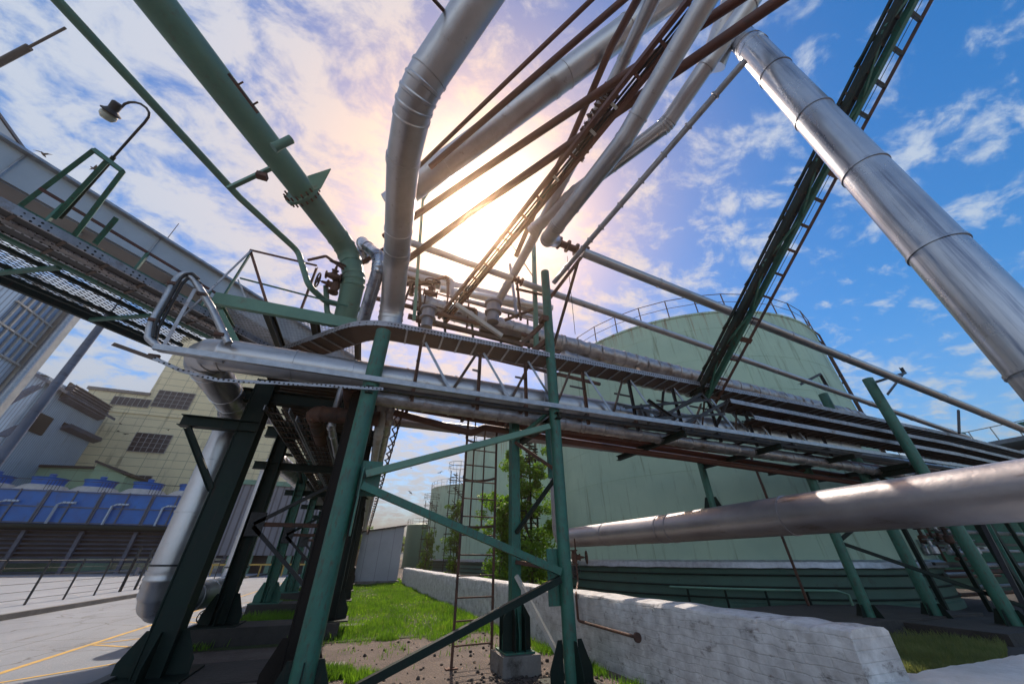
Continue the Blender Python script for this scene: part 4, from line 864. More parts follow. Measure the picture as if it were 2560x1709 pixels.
a, c = dep(-120, 165, 17), dep(70, 430, 17); part(B().beam(a, c, .9, .5), 'gallery_box', 'gall', t, smooth=False); part(B().beam(a + V((.2, 0, .3)), c + V((.2, 0, .3)), 1., .08), 'roof_edge', 'louv', t, smooth=False)
# masts
mt = thing('mast', 'tall grey mast crossing behind the left catwalk with a thin tip', 'mast', dep(-60, 1235, 14))
bot = dep(-70, 1240, 15); xy = V((bot.x, bot.y, 0)); 
topd = onX(250, 800, bot.x) if False else dep(250, 800, 15)
part(B().tube(V((dep(60, 1065, 15).x, dep(60, 1065, 15).y, 0)), V((dep(60, 1065, 15).x, dep(60, 1065, 15).y, 12.5)), .2, 14, .15), 'pole', 'louv', mt)
q = V((dep(60, 1065, 15).x, dep(60, 1065, 15).y, 0)); part(B().tube(q + V((0, 0, 12.5)), q + V((0, 0, 19.5)), .04, 8, .02), 'tip', 'louv', mt)
mt = thing('lightning_rod', 'dark two stage lightning rod reaching in from the upper left edge', 'mast', dep(-60, 190, 14))
part(B().tube(dep(-60, 188, 14), dep(73, 118, 14), .12, 12), 'lower_stage', 'dark', mt); part(B().tube(dep(73, 118, 14), dep(164, 70, 14), .045, 10), 'upper_stage', 'dark', mt)
# conveyor gallery
g0 = onZ(-120, 268, 9); g1 = onZ(640, 742, 9); gd_ = (g1 - g0).normalized(); gn = V((-gd_.y, gd_.x, 0));
gl = (g1 - g0).length + 6
if gn.dot(-g0) > 0: gn = -gn
gg = thing('conveyor_gallery', 'pale grey conveyor gallery sloping across the left sky above the catwalk', 'conveyor gallery', g1)
def gq(s, t, z): return V((g0.x, g0.y, 0)) + gd_ * s + gn * t + V((0, 0, z))
b = B(); b.beam(gq(0, .45, 8.58), gq(gl, .45, 8.58), .85, .78); part(b, 'gallery_box', 'gall', gg, smooth=False)
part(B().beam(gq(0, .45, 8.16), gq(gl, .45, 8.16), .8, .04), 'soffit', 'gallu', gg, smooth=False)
part(B().beam(gq(0, .53, 9.0), gq(gl, .53, 9.0), 1.3, .06), 'roof_edge', 'galv', gg, smooth=False)
for k in range(int(gl / 1.9)): part(B().beam(gq(k * 1.9 + .5, .2, 8.06), gq(k * 1.9 + .5, .95, 8.06), .08, .05), 'joist', 'gallu', gg, smooth=False)
for k in range(int(gl / 2.5)): part(B().beam(gq(k * 2.5 + 1, -.0, 8.1), gq(k * 2.5 + 1, -.0, 8.95), .03, .03), 'panel_joint', 'galv', gg, smooth=False)
# ================================================================== LADDER
ld = thing('ladder', 'rusty steel ladder with safety hoops standing on the soil left of the slim column', 'ladder', onZ(1180, 1665, 0))
f0, f1 = onZ(1128, 1672, 0), onZ(1228, 1660, 0); f1.z = 0
H = 4.3
for f in (f0, f1): part(B().beam(f, f + V((0, 0, H)), .045, .02), 'side_rail', 'rust', ld, smooth=False)
for k in range(13): part(B().tube(f0 + V((0, 0, .28 + k * .32)), f1 + V((0, 0, .28 + k * .32)), .013, 8), 'rung', 'rust', ld)
mid = (f0 + f1) / 2; wv = (f1 - f0); wn = V((wv.y, -wv.x, 0)).normalized()
if wn.dot(-mid) < 0: wn = -wn
for z in (2.05, 2.95, 3.8):
    pts = [mid + (wv * .5) * math.cos(a) + wn * .5 * math.sin(a) * -1 + V((0, 0, z)) for a in [math.pi * i / 12 for i in range(13)]]; b = B()
    for a, c in zip(pts, pts[1:]): b.beam(a, c, .008, .045)
    part(b, 'safety_hoop', 'rust', ld, smooth=False)
for a in (.9, 1.57, 2.2):
    c = mid + (wv * .5) * math.cos(a) - wn * .5 * math.sin(a); part(B().beam(c + V((0, 0, 2.05)), c + V((0, 0, H)), .03, .008), 'cage_strip', 'rust', ld, smooth=False)
part(B().box(f0 + V((0, 0, .01)), (.2, .12, .015)), 'foot', 'rust', ld, smooth=False)
# ================================================================== VALVES
def wheel(c, r, ax, parent, m='rust', sp=4):
    q = V((0, 0, 1)).rotation_difference(V(ax).normalized()); b = B().torus(c, r, r * .11, ax=ax, n=28, m=8)
    for k in range(sp): a = k * 6.283 / sp; b.tube(V(c), V(c) + q @ V((math.cos(a) * r, math.sin(a) * r, 0)), r * .07, 6)
    part(b, 'handwheel', m, parent)
def gate(c, s, axw, label, axp=(0, 0, 1), wr=.5, m='rust', bonnet=True):
    c = V(c); axp = V(axp).normalized(); axw = V(axw).normalized(); t = thing('gate_valve', label, 'valve', c)
    part(B().lathe(c, [(.28 * s, -.5 * s), (.28 * s, -.42 * s), (.16 * s, -.4 * s), (.24 * s, -.15 * s), (.26 * s, 0), (.24 * s, .15 * s), (.16 * s, .4 * s), (.28 * s, .42 * s), (.28 * s, .5 * s)], 18, ax=axp), 'valve_body', m, t)
    part(B().lathe(c, [(.2 * s, .1 * s), (.18 * s, .35 * s), (.24 * s, .38 * s), (.24 * s, .46 * s), (.1 * s, .5 * s), (.07 * s, .75 * s)], 14, ax=axw), 'bonnet', m, t)
    part(B().tube(c + axw * .5 * s, c + axw * 1.0 * s, .03 * s, 8), 'stem', 'dark', t); wheel(c + axw * .95 * s, wr * s, axw, t, m); return t
vc = dep(1436, 1392, 10.4)
gate(vc, .38, (.93, -.35, .0), 'black hand wheel valve under the very large grey pipe beside the round column', wr=.42)
gate(dep(1437, 1428, 10.4), .33, (-.3, -.9, .1), 'small black valve right below the hand wheel valve near the white wall', wr=.3, m='dark')
p0 = dep(1436, 1345, 9.0); 
q0 = dep(1436, 1345, 10.4); w0 = onX(1440, 1484, 3.93); e_ = onX(1592, 1592, 3.93)
pp = [q0, V((q0.x, q0.y, w0.z + .02)), w0, V((w0.x - .0, w0.y, e_.z)), e_]
wl = thing('drain_pipe', 'thin rusty drain pipe hanging below the valves and bending to the white wall', 'pipe', pp[-1]); part(B().pipe(pp, .022, 10, 3), 'tube', 'rust', wl); part(B().tube(e_, e_ + V((.0, -.03, 0)), .06, 14), 'wall_flange', 'rust', wl)
gate(dep(838, 715, 7.3), .36, (-1, -.1, .1), 'rusty valve with two hand wheels at the end of the thin green pipe', wr=.42)
gate(dep(834, 690, 7.25), .30, (.1, -.5, .85), 'upper rusty valve with an upright hand wheel beside the large green pipe', wr=.5, axp=(1, 0, 0))
gate(dep(1076, 733, 8.5), .34, (0, -.3, .95), 'brown hand wheel valve standing above the rack at the right of the large silver pipe', wr=.5, axp=(1, 0, 0), m='brown')
gate(dep(520, 1545, 7.8), .2, (-.8, .5, .2), 'small black valve hanging under the low horizontal pipe by the road', wr=.55, m='dark')
solo(B().tube(dep(533, 1515, 7.8), dep(518, 1580, 7.8), .02, 8), 'drain_stub', 'dark', 'black drain stub carrying the small valve by the road', 'pipe stub')
# busier pipework in front of the sun
for k, (p_, r_, m_, l_) in enumerate((
    ([onY(925, 742, 7.6), onY(1350, 846, 7.6)], .06, 'brown', 'thin brown pipe low behind the bent tray, first above it'),
    ([onY(1010, 668, 9.0), onY(1130, 700, 9.0), onY(1130, 742, 9.0), onY(1360, 800, 9.0)], .075, 'alu2', 'grey pipe with a step below the short silver crossing pipe'),
    ([onY(1085, 745, 8.6), onY(1085, 700, 8.6), onY(1120, 690, 8.6), onY(1120, 742, 8.6)], .05, 'brown', 'small inverted loop of brown pipe beside the centre hand wheel'),
    ([onY(1150, 765, 7.7), onY(1190, 775, 7.7), onY(1190, 812, 7.7)], .05, 'rust', 'short rusty elbow pipe dropping behind the bent tray'),
    ([onY(1275, 660, 7.4), onY(1292, 795, 7.4)], .045, 'alu2', 'thin upright grey pipe left of the tall pale green post'),
    ([onY(1010, 690, 7.4), onY(1048, 700, 7.4), onY(1052, 800, 7.4)], .04, 'rust', 'thin rusty elbow pipe right beside the large silver centre pipe'))):
    pipe(p_, r_, m_, l_, n=12, seam=.7)
hr = thing('guard_railing', 'rusty walkway railing standing behind the bent cable tray in front of the sun', 'railing', onY(1100, 800, 8.0))
ra, rb_2 = onY(1010, 712, 8.0), onY(1365, 812, 8.0)
part(B().angle(ra, rb_2, .05), 'handrail', 'rust', hr, smooth=False); part(B().beam(ra - V((0, 0, .45)), rb_2 - V((0, 0, .45)), .03, .03), 'mid_rail', 'rust', hr, smooth=False)
for k in range(8): q_ = ra.lerp(rb_2, k / 7); part(B().beam(q_, q_ - V((0, 0, 1.0)), .045, .045), 'railing_post', 'rust', hr, smooth=False)
gate(onY(1160, 742, 8.4), .3, (0, -.3, .95), 'small rusty hand wheel valve behind the railing left of the silver vent', wr=.45, axp=(1, 0, 0))
gate(onY(1030, 728, 7.3), .24, (0, -.8, .4), 'tiny rusty valve hugging the right side of the large silver centre pipe', wr=.5, axp=(0, 0, 1))
def vent(px, py, d, label, s=.2):
    c = dep(px, py, d); t = thing('vent_cap', label, 'vent', c - V((0, 0, s)))
    part(B().lathe(c, [(s * .8, -2 * s), (s * .8, -.6 * s), (s * 1.15, -.55 * s), (s * 1.15, -.3 * s), (s * .9, -.25 * s), (s * .9, s * .9), (s * 1.2, s), (s * 1.2, s * 1.3), (s * .9, s * 1.4)], 20), 'cap', 'alu2', t)
vent(1233, 775, 9, 'bell shaped silver vent on the fat wrapped pipe', .19)
vent(1070, 790, 8.4, 'short silver valve stack beside the large silver pipe', .17)
# risers at the middle (silver pipe leaning beside the large one)
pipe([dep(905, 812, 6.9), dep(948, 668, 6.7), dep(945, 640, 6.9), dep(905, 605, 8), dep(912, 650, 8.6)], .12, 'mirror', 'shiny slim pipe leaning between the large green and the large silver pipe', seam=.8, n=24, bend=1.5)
pipe([dep(875, 675, 8.2), dep(1000, 600, 8.0)], .055, 'brown', 'short brown pipe passing behind the large silver pipe', n=12)
pipe([dep(770, 650, 7.4), dep(815, 640, 7.4), dep(870, 680, 7.4)], .03, 'brown', 'thin rusty connecting pipe above the two hand wheels', n=10)
pipe([dep(815, 715, 7.4), dep(818, 790, 7.2), dep(870, 795, 7.4)], .055, 'teal', 'green return bend pipe under the hand wheel valve', n=14, bend=3)
pipe([dep(862, 700, 8), dep(850, 800, 8)], .09, 'pgreen', 'pale green standpipe behind the hand wheel valve', n=16)
# right side of the long rack: pipes running away
for x, z, r, m, l in ((-.12, 4.35, .14, 'alu2', 'grey insulated pipe along the right edge of the long rack, the highest of that group'), (.02, 3.95, .11, 'foil', 'foil wrapped pipe hanging along the right edge of the long rack'), (-.1, 3.62, .08, 'dirtywhite', 'thin pale pipe below the foil wrapped one on the long rack'), (-.75, 4.3, .16, 'rust', 'rusty insulated pipe under the deck of the long rack'), (-1.0, 3.7, .07, 'galv', 'thin grey pipe under the deck of the long rack')):
    pipe([(x, 7.45, 4.75), (x, 7.45, z), (x, 39, z - .2)] if z < 4.3 else [(x, 6.7, z), (x, 39, z - .2)], r, m, l, seam=1.6, step=.4 if m == 'foil' else None, lump=.12 if m == 'foil' else 0, n=16)
pipe([(-.15, 7.3, 3.9), (-1.35, 7.4, 3.9), (-1.4, 9.6, 3.95)], .15, 'rust', 'fat rusty pipe bend under the rack deck between the round column and the dark column', n=20, bend=1.6, seam=.8)
b = B()
for k in range(3):
    pts = []
    for i in range(90):
        y = 6.7 + i * .28; pts.append(V((.22 + .07 * math.sin(i * .9 + k * 2.1), y, 4.05 - .012 * i + .09 * math.cos(i * .9 + k * 2.1))))
    b.run(pts, .017, 6)
solo(b, 'hanging_cable', 'rust', 'twisted chain like cables hanging along the right side of the long rack', 'cable')
# wires
for (a, c, z) in (((1180, 990), (1186, 1109), 9), ((1148, 1030), (1120, 1180), 14), ((1100, 1040), (1085, 1200), 20)):
    pass
# ================================================================== FENCE (left)
fn = thing('fence', 'black wire fence with thin posts on the yard edge at lower left', 'fence', (-10.7, 24, .12))
y = 14.2
while y < 44:
    part(B().beam((-10.7, y, .12), (-10.7, y, 1.5), .05, .05), 'post', 'dark', fn, smooth=False); y += 2.0
for k in range(6): part(B().tube((-10.7, 14, .3 + k * .23), (-10.7, 44, .3 + k * .23), .008 if k < 5 else .02, 5), 'wire', 'dark', fn)
part(B().box((-10.66, 26.9, .95), (.06, .3, .35)), 'sign_plate', 'louv', fn, smooth=False)
for yy in (26.3, 27.7): part(B().beam((-10.7, yy, .12), (-10.7, yy, 2.0), .09, .09), 'gate_post', 'dark', fn, smooth=False)
fr = thing('guard_rail', 'low yellow barrier rail in front of the grey ribbed building', 'barrier', (-10, 47, 0))
part(B().beam((-17, 47, 1.0), (-3, 47, 1.0), .08, .15), 'rail', 'yellow', fr, smooth=False)
for k in range(8): part(B().beam((-17 + k * 2, 47.1, 0), (-17 + k * 2, 47.1, 1.05), .12, .12), 'post', 'yellow', fr, smooth=False)
# ================================================================== BUILDINGS
def window(root, c, w, h, nx, ny, nrm=(0, -1, 0), fm='frame', gm='glass'):
    c = V(c); nrm = V(nrm); u = V((0, 0, 1)).cross(nrm).normalized()
    f = B()
    Mx = Matrix((u, nrm, V((0, 0, 1)))).transposed()
    for i in range(nx + 1): f.box(c + u * (-w / 2 + w * i / nx) + nrm * .06, (.07, .12, h + .1), M3=Mx)
    for j in range(ny + 1): f.box(c + V((0, 0, -h / 2 + h * j / ny)) + nrm * .055, (w + .1, .1, .07), M3=Mx)
    wf = part(f, 'window', fm, root, smooth=False); part(B().box(c + nrm * .02, (w, .04, h), M3=Mx), 'pane', gm, wf, smooth=False)
# yellow building at Y=80
YB = 80
def yp(px, py): return onY(px, py, YB)
yb = thing('factory_building', 'tall cream panelled factory block with small grid windows', 'building', (yp(400, 1430).x, YB, 0))
xa, xb, xc, xd = yp(300, 1005).x, yp(395, 985).x, yp(420, 900).x, yp(690, 960).x
zs = yp(330, 985).z; zh = yp(430, 905).z
xa = yp(292, 985).x; xb = yp(372, 985).x
part(B().box(((xa + xb) / 2 - 2, YB + 9, zs / 2), (xb - xa + 4, 18, zs)), 'wall', 'ypanel', yb, smooth=False)
part(B().box((xb + 15, YB + 9, (zh + 6) / 2), (30, 18.02, zh + 6)), 'wall', 'ypanel', yb, smooth=False)
part(B().box(((xa + xb) / 2 - 2, YB + 9, zs + .3), (xb - xa + 4.6, 18.6, .5)), 'roof_edge', 'conc', yb, smooth=False)
zl = yp(330, 1030).z; part(B().box((xb + 5, YB - .06, zl), (xb - xa + 34, .3, .5)), 'ledge', 'ypanel', yb, smooth=False)
for (px, py, w, h, nx, ny) in ((329, 1005, 5.4, 1.5, 7, 1), (435, 1000, 5.6, 3.2, 6, 4), (377, 1107, 5.2, 3.2, 6, 4), (690, 1055, 4.5, 1.5, 6, 1), (340, 1205, 3.6, 2.2, 4, 3)):
    c = yp(px, py); window(yb, (c.x, YB - .1, c.z), w, h, nx, ny)
gb = thing('annex_building', 'low pale green annex with a gable behind the blue cooling towers', 'building', (yp(150, 1180).x, 72, 0))
p0 = onY(15, 1165, 70); p1 = onY(245, 1172, 70); p2 = onY(255, 1160, 70); p3 = onY(325, 1192, 70)
part(B().poly([(p0.x, 70, 0), (p1.x, 70, 0), (p1.x, 70, p1.z), (p0.x, 70, p0.z)], (0, 7, 0)), 'wall', 'gpanel', gb, smooth=False)
part(B().poly([(p1.x + .1, 69, 0), (p3.x, 69, 0), (p3.x, 69, p3.z), (p2.x, 69, p2.z)], (0, 8, 0)), 'wall', 'gpanel', gb, smooth=False)
part(B().poly([(p0.x - .3, 69.6, p0.z), (p1.x + .1, 69.6, p1.z), (p1.x + .1, 69.6, p1.z + .3), (p0.x - .3, 69.6, p0.z + .3)], (0, 7.6, 0)), 'roof', 'dark', gb, smooth=False)
part(B().poly([(p2.x - .2, 68.6, p2.z), (p3.x + .3, 68.6, p3.z), (p3.x + .3, 68.6, p3.z + .3), (p2.x - .2, 68.6, p2.z + .3)], (0, 8.6, 0)), 'roof', 'dark', gb, smooth=False)
# pale blue louvred building: side wall on plane X=XB
XB = -44
def xp(px, py): return onX(px, py, XB)
lb_ = thing('louvred_building', 'pale blue corrugated building with dark louvre banks and an outside stair', 'building', (XB - 6, 70, 0))
ya = xp(175, 1000).y; yz = xp(262, 1030).y; ztop_n = xp(160, 915).z; ztop_f = xp(290, 985).z
ya = xp(120, 950).y; yz = xp(285, 1010).y
part(B().box((XB - 12, (ya + yz) / 2, ztop_n / 2 - 1), (24, yz - ya, ztop_n - 2)), 'wall', 'corr', lb_, smooth=False)
zr = ztop_n - 1.99
part(B().poly([(XB + .8, ya - 1, zr - 1.2), (XB - 9, ya - 1, zr + 3.4), (XB - 9, ya - 1, zr + 3.8), (XB + .8, ya - 1, zr - .8)], (0, yz - ya + 2, 0)), 'roof', 'louv', lb_, smooth=False)
part(B().poly([(XB - 9, ya - .5, zr), (XB - .1, ya - .5, zr), (XB - 9, ya - .5, zr + 3.3)], (0, yz - ya, 0)), 'gable', 'corr', lb_, smooth=False)
for (q0, q1, nsl) in (((175, 955), (245, 1045), 6), ((160, 1055), (235, 1100), 5)):
    a = xp(*q0); c = xp(*q1); z1_, z0_ = max(a.z, c.z), min(a.z, c.z)
    part(B().box((XB + .05, (a.y + c.y) / 2, (z0_ + z1_) / 2), (.15, abs(c.y - a.y), z1_ - z0_)), 'louvre_recess', 'dark', lb_, smooth=False)
    for k in range(nsl): z = z0_ + (z1_ - z0_) * (k + .5) / nsl; part(B().beam((XB + .5, a.y, z - .3), (XB + .5, c.y, z - .3), .9, .12, up=(-.5, 0, 1)), 'louvre_slat', 'louv', lb_, smooth=False)
c = xp(100, 1060); part(B().box((XB + .1, c.y, c.z), (.2, 2.4, 2.4)), 'opening', 'dark', lb_, smooth=False)
for (q0, q1) in (((10, 1010), (95, 965)), ((0, 1090), (50, 1065))):
    a = onX(*q0, XB + 1); c = onX(*q1, XB + 1); b = B().beam(a, c, 1., .15); b.beam(a + V((.4, 0, 1)), c + V((.4, 0, 1)), .08, .08)
    for k in range(8): p = a.lerp(c, k / 7) + V((.4, 0, 0)); b.beam(p, p + V((0, 0, 1)), .06, .06)
    part(b, 'outside_stair', 'louv', lb_, smooth=False)
# near-left front wall of the louvred building and glazed tower
XG = -30
gt = thing('glazed_tower', 'blue glazed tower with slender frames at the far left edge', 'building', (XG, 45, 0))
ga = onX(0, 850, XG); ge = onX(62, 930, XG); 
y0_, y1_ = onX(-60, 850, XG).y, onX(140, 800, XG).y
part(B().box((XG - 5, (y0_ + y1_) / 2, 11), (10, abs(y1_ - y0_), 22)), 'tower_wall', 'corr', gt, smooth=False)
part(B().box((XG + .04, (y0_ + y1_) / 2, 18.2), (.06, abs(y1_ - y0_) - .6, 5.6)), 'glazing', 'glassb', gt, smooth=False)
for k in range(6): yy = min(y0_, y1_) + .4 + (abs(y1_ - y0_) - .8) * k / 5; part(B().beam((XG + .12, yy, 15.3), (XG + .12, yy, 21.2), .14, .14), 'mullion', 'frame', gt, smooth=False)
for z in (15.3, 17.2, 19.2, 21.2): part(B().beam((XG + .14, min(y0_, y1_), z), (XG + .14, max(y0_, y1_), z), .14, .14), 'transom', 'frame', gt, smooth=False)
part(B().tube((XG + .5, y1_ + .2, 0), (XG + .5, y1_ + .2, 22.5), .28, 12), 'down_pipe', 'galv', gt)
part(B().box((XG - .6, y1_ + .9, 11.5), (1.8, 1.3, 23)), 'brick_pier', 'dirtywhite', gt, smooth=False)
# grey ribbed building
YG = 52; ga, gb2 = onY(608, 1300, YG), onY(800, 1300, YG); gz = onY(700, 1215, YG).z
rb_ = thing('ribbed_building', 'grey ribbed silo building on short green piers beyond the rack', 'building', ((ga.x + gb2.x) / 2, YG, 0))
part(B().box(((ga.x + gb2.x) / 2, YG + 4, (gz + 1.8) / 2 + .0), (gb2.x - ga.x + 3, 8, gz - 1.8)), 'wall', 'corrg', rb_, smooth=False)
part(B().box(((ga.x + gb2.x) / 2, YG + 4, gz + .25), (gb2.x - ga.x + 3.6, 8.6, .5)), 'roof', 'pgreen', rb_, smooth=False)
part(B().box(((ga.x + gb2.x) / 2, YG + 4.5, .9), (gb2.x - ga.x + 1, 6, 1.8)), 'undercroft', 'dark', rb_, smooth=False)
for k in range(7): part(B().box((ga.x + k * 1.9, YG + .3, .9), (.45, .45, 1.79)), 'pier', 'pgreen', rb_, smooth=False)
b = B().beam((ga.x + 4.5, YG - .2, .2), (ga.x + 4.5, YG - .2, gz), .06, .06).beam((ga.x + 5.1, YG - .2, .2), (ga.x + 5.1, YG - .2, gz), .06, .06)
for k in range(20): b.beam((ga.x + 4.5, YG - .2, .6 + k * .38), (ga.x + 5.1, YG - .2, .6 + k * .38), .05, .05)
part(b, 'wall_ladder', 'frame', rb_, smooth=False)
# cooling towers
YC = 58
def cpx(px, py): return onY(px, py, YC)
zt_ = cpx(300, 1232).z; z0c = cpx(300, 1312).z
xe = cpx(600, 1290).x; cells = []
w = abs(cpx(540, 1300).x - cpx(420, 1300).x)
proto = None
labs = ['rightmost blue cooling tower cell, next to the steel stair', 'second blue cooling tower cell from the right', 'middle blue cooling tower cell with its fan ring', 'fourth blue cooling tower cell from the right', 'fifth blue cooling tower cell from the right', 'leftmost blue cooling tower cell at the edge of the photo']
for k in range(6):
    cx_ = xe - w / 2 - k * w
    if proto is None:
        t = thing('cooling_tower', labs[0], 'cooling tower', (cx_, YC + 3, z0c), 'blue cooling tower cells in a row')
        part(B().box((cx_, YC + 3, (zt_ + z0c) / 2), (w - .12, 6, zt_ - z0c)), 'casing', 'blue', t, smooth=False)
        b = B()
        for i in range(3): b.box((cx_ - w / 2 + .1 + i * (w - .2) / 2, YC - .06, (zt_ + z0c) / 2), (.14, .1, zt_ - z0c + .1))
        for i in range(3): b.box((cx_, YC - .05, z0c + .1 + (zt_ - z0c - .2) * i / 2), (w - .16, .08, .1))
        part(b, 'frame', 'louv', t, smooth=False)
        part(B().lathe((cx_, YC + 3, zt_), [(2.6, 0.01), (2.2, .35), (1.75, .75)], 28), 'fan_deck', 'dirtywhite', t)
        part(B().lathe((cx_, YC + 3, zt_), [(1.6, .74), (1.35, .95), (1.45, 1.45), (1.6, 1.6), (1.52, 1.6), (1.25, 1.0)], 28, cap=False), 'fan_ring', 'blue', t)
        part(B().lathe((cx_, YC + 3, zt_), [(.3, .9), (.3, 2.0), (.38, 2.02), (.25, 2.12)], 12), 'motor', 'blue', t)
        part(B().beam((cx_ - 1.6, YC + 3, zt_ + 1.5), (cx_ + 1.6, YC + 3, zt_ + 1.5), .15, .15), 'motor_beam', 'louv', t, smooth=False)
        b = B().run([(cx_ - .9, YC - .3, z0c - .6), (cx_ - .9, YC - .3, z0c + 1.9), (cx_ - .5, YC - .3, z0c + 2.1), (cx_ + .6, YC - .3, z0c + 2.1)], .13, 8); part(b, 'inlet_pipe', 'corr', t)
        b = B()
        for i in range(5): b.beam((cx_ + 1.6 + i * .3, YC + .2, zt_), (cx_ + 1.6 + i * .3, YC + .2, zt_ + 1.1), .04, .04)
        b.beam((cx_ - w / 2, YC + .2, zt_ + 1.1), (cx_ + w / 2, YC + .2, zt_ + 1.1), .05, .05); part(b, 'railing', 'dark', t, smooth=False)
        proto = t; base = V(t.location)
    else: copy_tree(proto, None, base + V((-k * w, 0, 0)), labs[k])
cs_ = thing('steel_plinth', 'dark slatted steel base carrying the row of blue cooling towers', 'tower base', (xe - 3 * w, YC + 2, 0))
part(B().box((xe - 3 * w, YC + 3, (z0c + 1.2) / 2 + .3), (6 * w + .6, 5, z0c - 1.3)), 'slatted_wall', 'dark', cs_, smooth=False)
b = B()
for k in range(9): b.beam((xe - 6 * w, YC + .2, 1.2 + k * (z0c - 1.4) / 8), (xe + .2, YC + .2, 1.2 + k * (z0c - 1.4) / 8), .35, .04, up=(0, -.5, 1))
part(b, 'slats', 'louv', cs_, smooth=False)
part(B().tube((xe - 6 * w, YC - .5, z0c - .35), (xe + .1, YC - .5, z0c - .35), .32, 14), 'header_pipe', 'dkgreen', cs_)
for k in range(7): part(B().box((xe - k * w, YC + .1, z0c / 2), (.35, .35, z0c - .2)), 'post', 'louv', cs_, smooth=False)
st_ = thing('steel_stair', 'white painted steel stair at the right end of the blue cooling towers', 'stair', (xe + .8, YC - 1, 0))
part(B().box((xe + .6, YC - .8, z0c - .1), (2.6, 1.4, .12)), 'landing', 'frame', st_, smooth=False)
b = B()
for k in range(12): b.box((xe - 2.6 + k * .25, YC - 1, z0c - 3.0 + k * .24), (.3, 1., .05))
b.beam((xe - 2.8, YC - 1.5, z0c - 3.1), (xe, YC - 1.5, z0c - .1), .08, .15); part(b, 'stair_flight', 'frame', st_, smooth=False)
for x in (xe - .6, xe + 1.8): part(B().beam((x, YC - 1.4, 0), (x, YC - 1.4, z0c + 1), .14, .14), 'leg', 'frame', st_, smooth=False)
b = B()
for z in (.5, 1.05): b.beam((xe - .6, YC - 1.4, z0c + z), (xe + 1.8, YC - 1.4, z0c + z), .06, .06)
for k in range(9): b.beam((xe - .6 + k * .3, YC - 1.4, z0c), (xe - .6 + k * .3, YC - 1.4, z0c + 1.05), .04, .04)
part(b, 'railing', 'frame', st_, smooth=False)
# far right: corrugated hall + pipework skid
p = onZ(2520, 1140, 6)
YH = 9
h0 = gxy(50.5, 52); hz = thing('corrugated_hall', 'bluish corrugated hall with roof railing at the right edge', 'building', (46, 20, 0))
hh = onX(2530, 1085, 46).z
part(B().box((52, 22, hh / 2 - .6), (12, 30, hh - 1.2)), 'wall', 'corr', hz, smooth=False); part(B().box((52, 22, .6), (12.2, 30.2, 5)), 'brick_base', 'brick', hz, smooth=False)
part(B().box((52, 22, hh - .45), (12.8, 30.8, .3)), 'roof', 'louv', hz, smooth=False)
b = B()
for k in range(24): b.beam((46, 7.2 + k * 1.25, hh - .3), (46, 7.2 + k * 1.25, hh + .8), .06, .06)
b.beam((46, 7, hh + .8), (46, 37, hh + .8), .06, .06); part(b, 'railing', 'frame', hz, smooth=False)
sk = thing('pipework_skid', 'tangle of thin pipes and valves behind the columns at the right edge', 'pipework', (20, 9, 0))
rnd_ = random.Random(5)
for k in range(26):
    y_ = 8 + rnd_.random() * 3.0; z_ = .5 + rnd_.random() * 2.4; x0_ = 18 + rnd_.random() * 2; x1_ = 25 + rnd_.random() * 4
    if k % 3 == 0:
        part(B().pipe([(x0_, y_, z_), (x0_ + 1.5, y_, z_), (x0_ + 1.5, y_, z_ - .4), (x1_, y_, z_ - .4)], .05 + .03 * rnd_.random(), 8, 2), 'pipe', ['rust', 'galv', 'brown'][k % 3 if k % 2 else 1], sk)
    elif k % 3 == 1:
        part(B().pipe([(x0_, y_, .0), (x0_, y_, z_ + .8), (x0_ + .5, y_, z_ + .8), (x0_ + .5, y_, z_)], .05, 8, 2), 'pipe', 'galv' if k % 2 else 'brown', sk)
    else: part(B().beam((x0_, y_, z_), (x1_, y_ + .1, z_), .09, .09), 'frame_beam', ['dark', 'galv', 'rust'][rnd_.randrange(3)], sk, smooth=False)
for k in range(9):
    c = V((18.6 + k * .45, 8.0 + (k % 3) * .3, 1.75 + (k % 2) * .35)); b = B().lathe(c, [(.05, -.15), (.13, -.1), (.13, .1), (.05, .15), (.05, .3)], 10); b.torus(c + V((0, 0, .33)), .13, .02, n=12, m=5); part(b, 'small_valve', 'rust' if k % 2 else 'galv', sk)
for x in (17.5, 20, 22.5, 25): part(B().beam((x, 8, 0), (x, 8, 3.4), .12, .12), 'frame_post', 'dkgreen', sk, smooth=False)
for k, (x, y) in enumerate(((17.6, 6.2), (19.3, 6.6), (21.5, 6.1))): bm((x, y, 0), (x - .0, y, 4.0), .16, 'dkgreen', name='column')
bm((15.8, 5.7, .2), (18.2, 6.2, 3.6), .1, 'dark'); bm((19.3, 6.5, 3.6), (17.7, 6.2, .2), .08, 'green')
solo(B().box((11.5, 8.3, .12), (9.5, 3.2, .24)), 'footing', 'dconc', 'broken dark concrete apron between the white wall and the huge tank', 'footing', smooth=False)
solo(B().box((14.2, 6.2, .1), (3.2, 2.4, .2)), 'footing', 'dconc', 'dark concrete footing under the pair of green columns at right', 'footing', smooth=False)
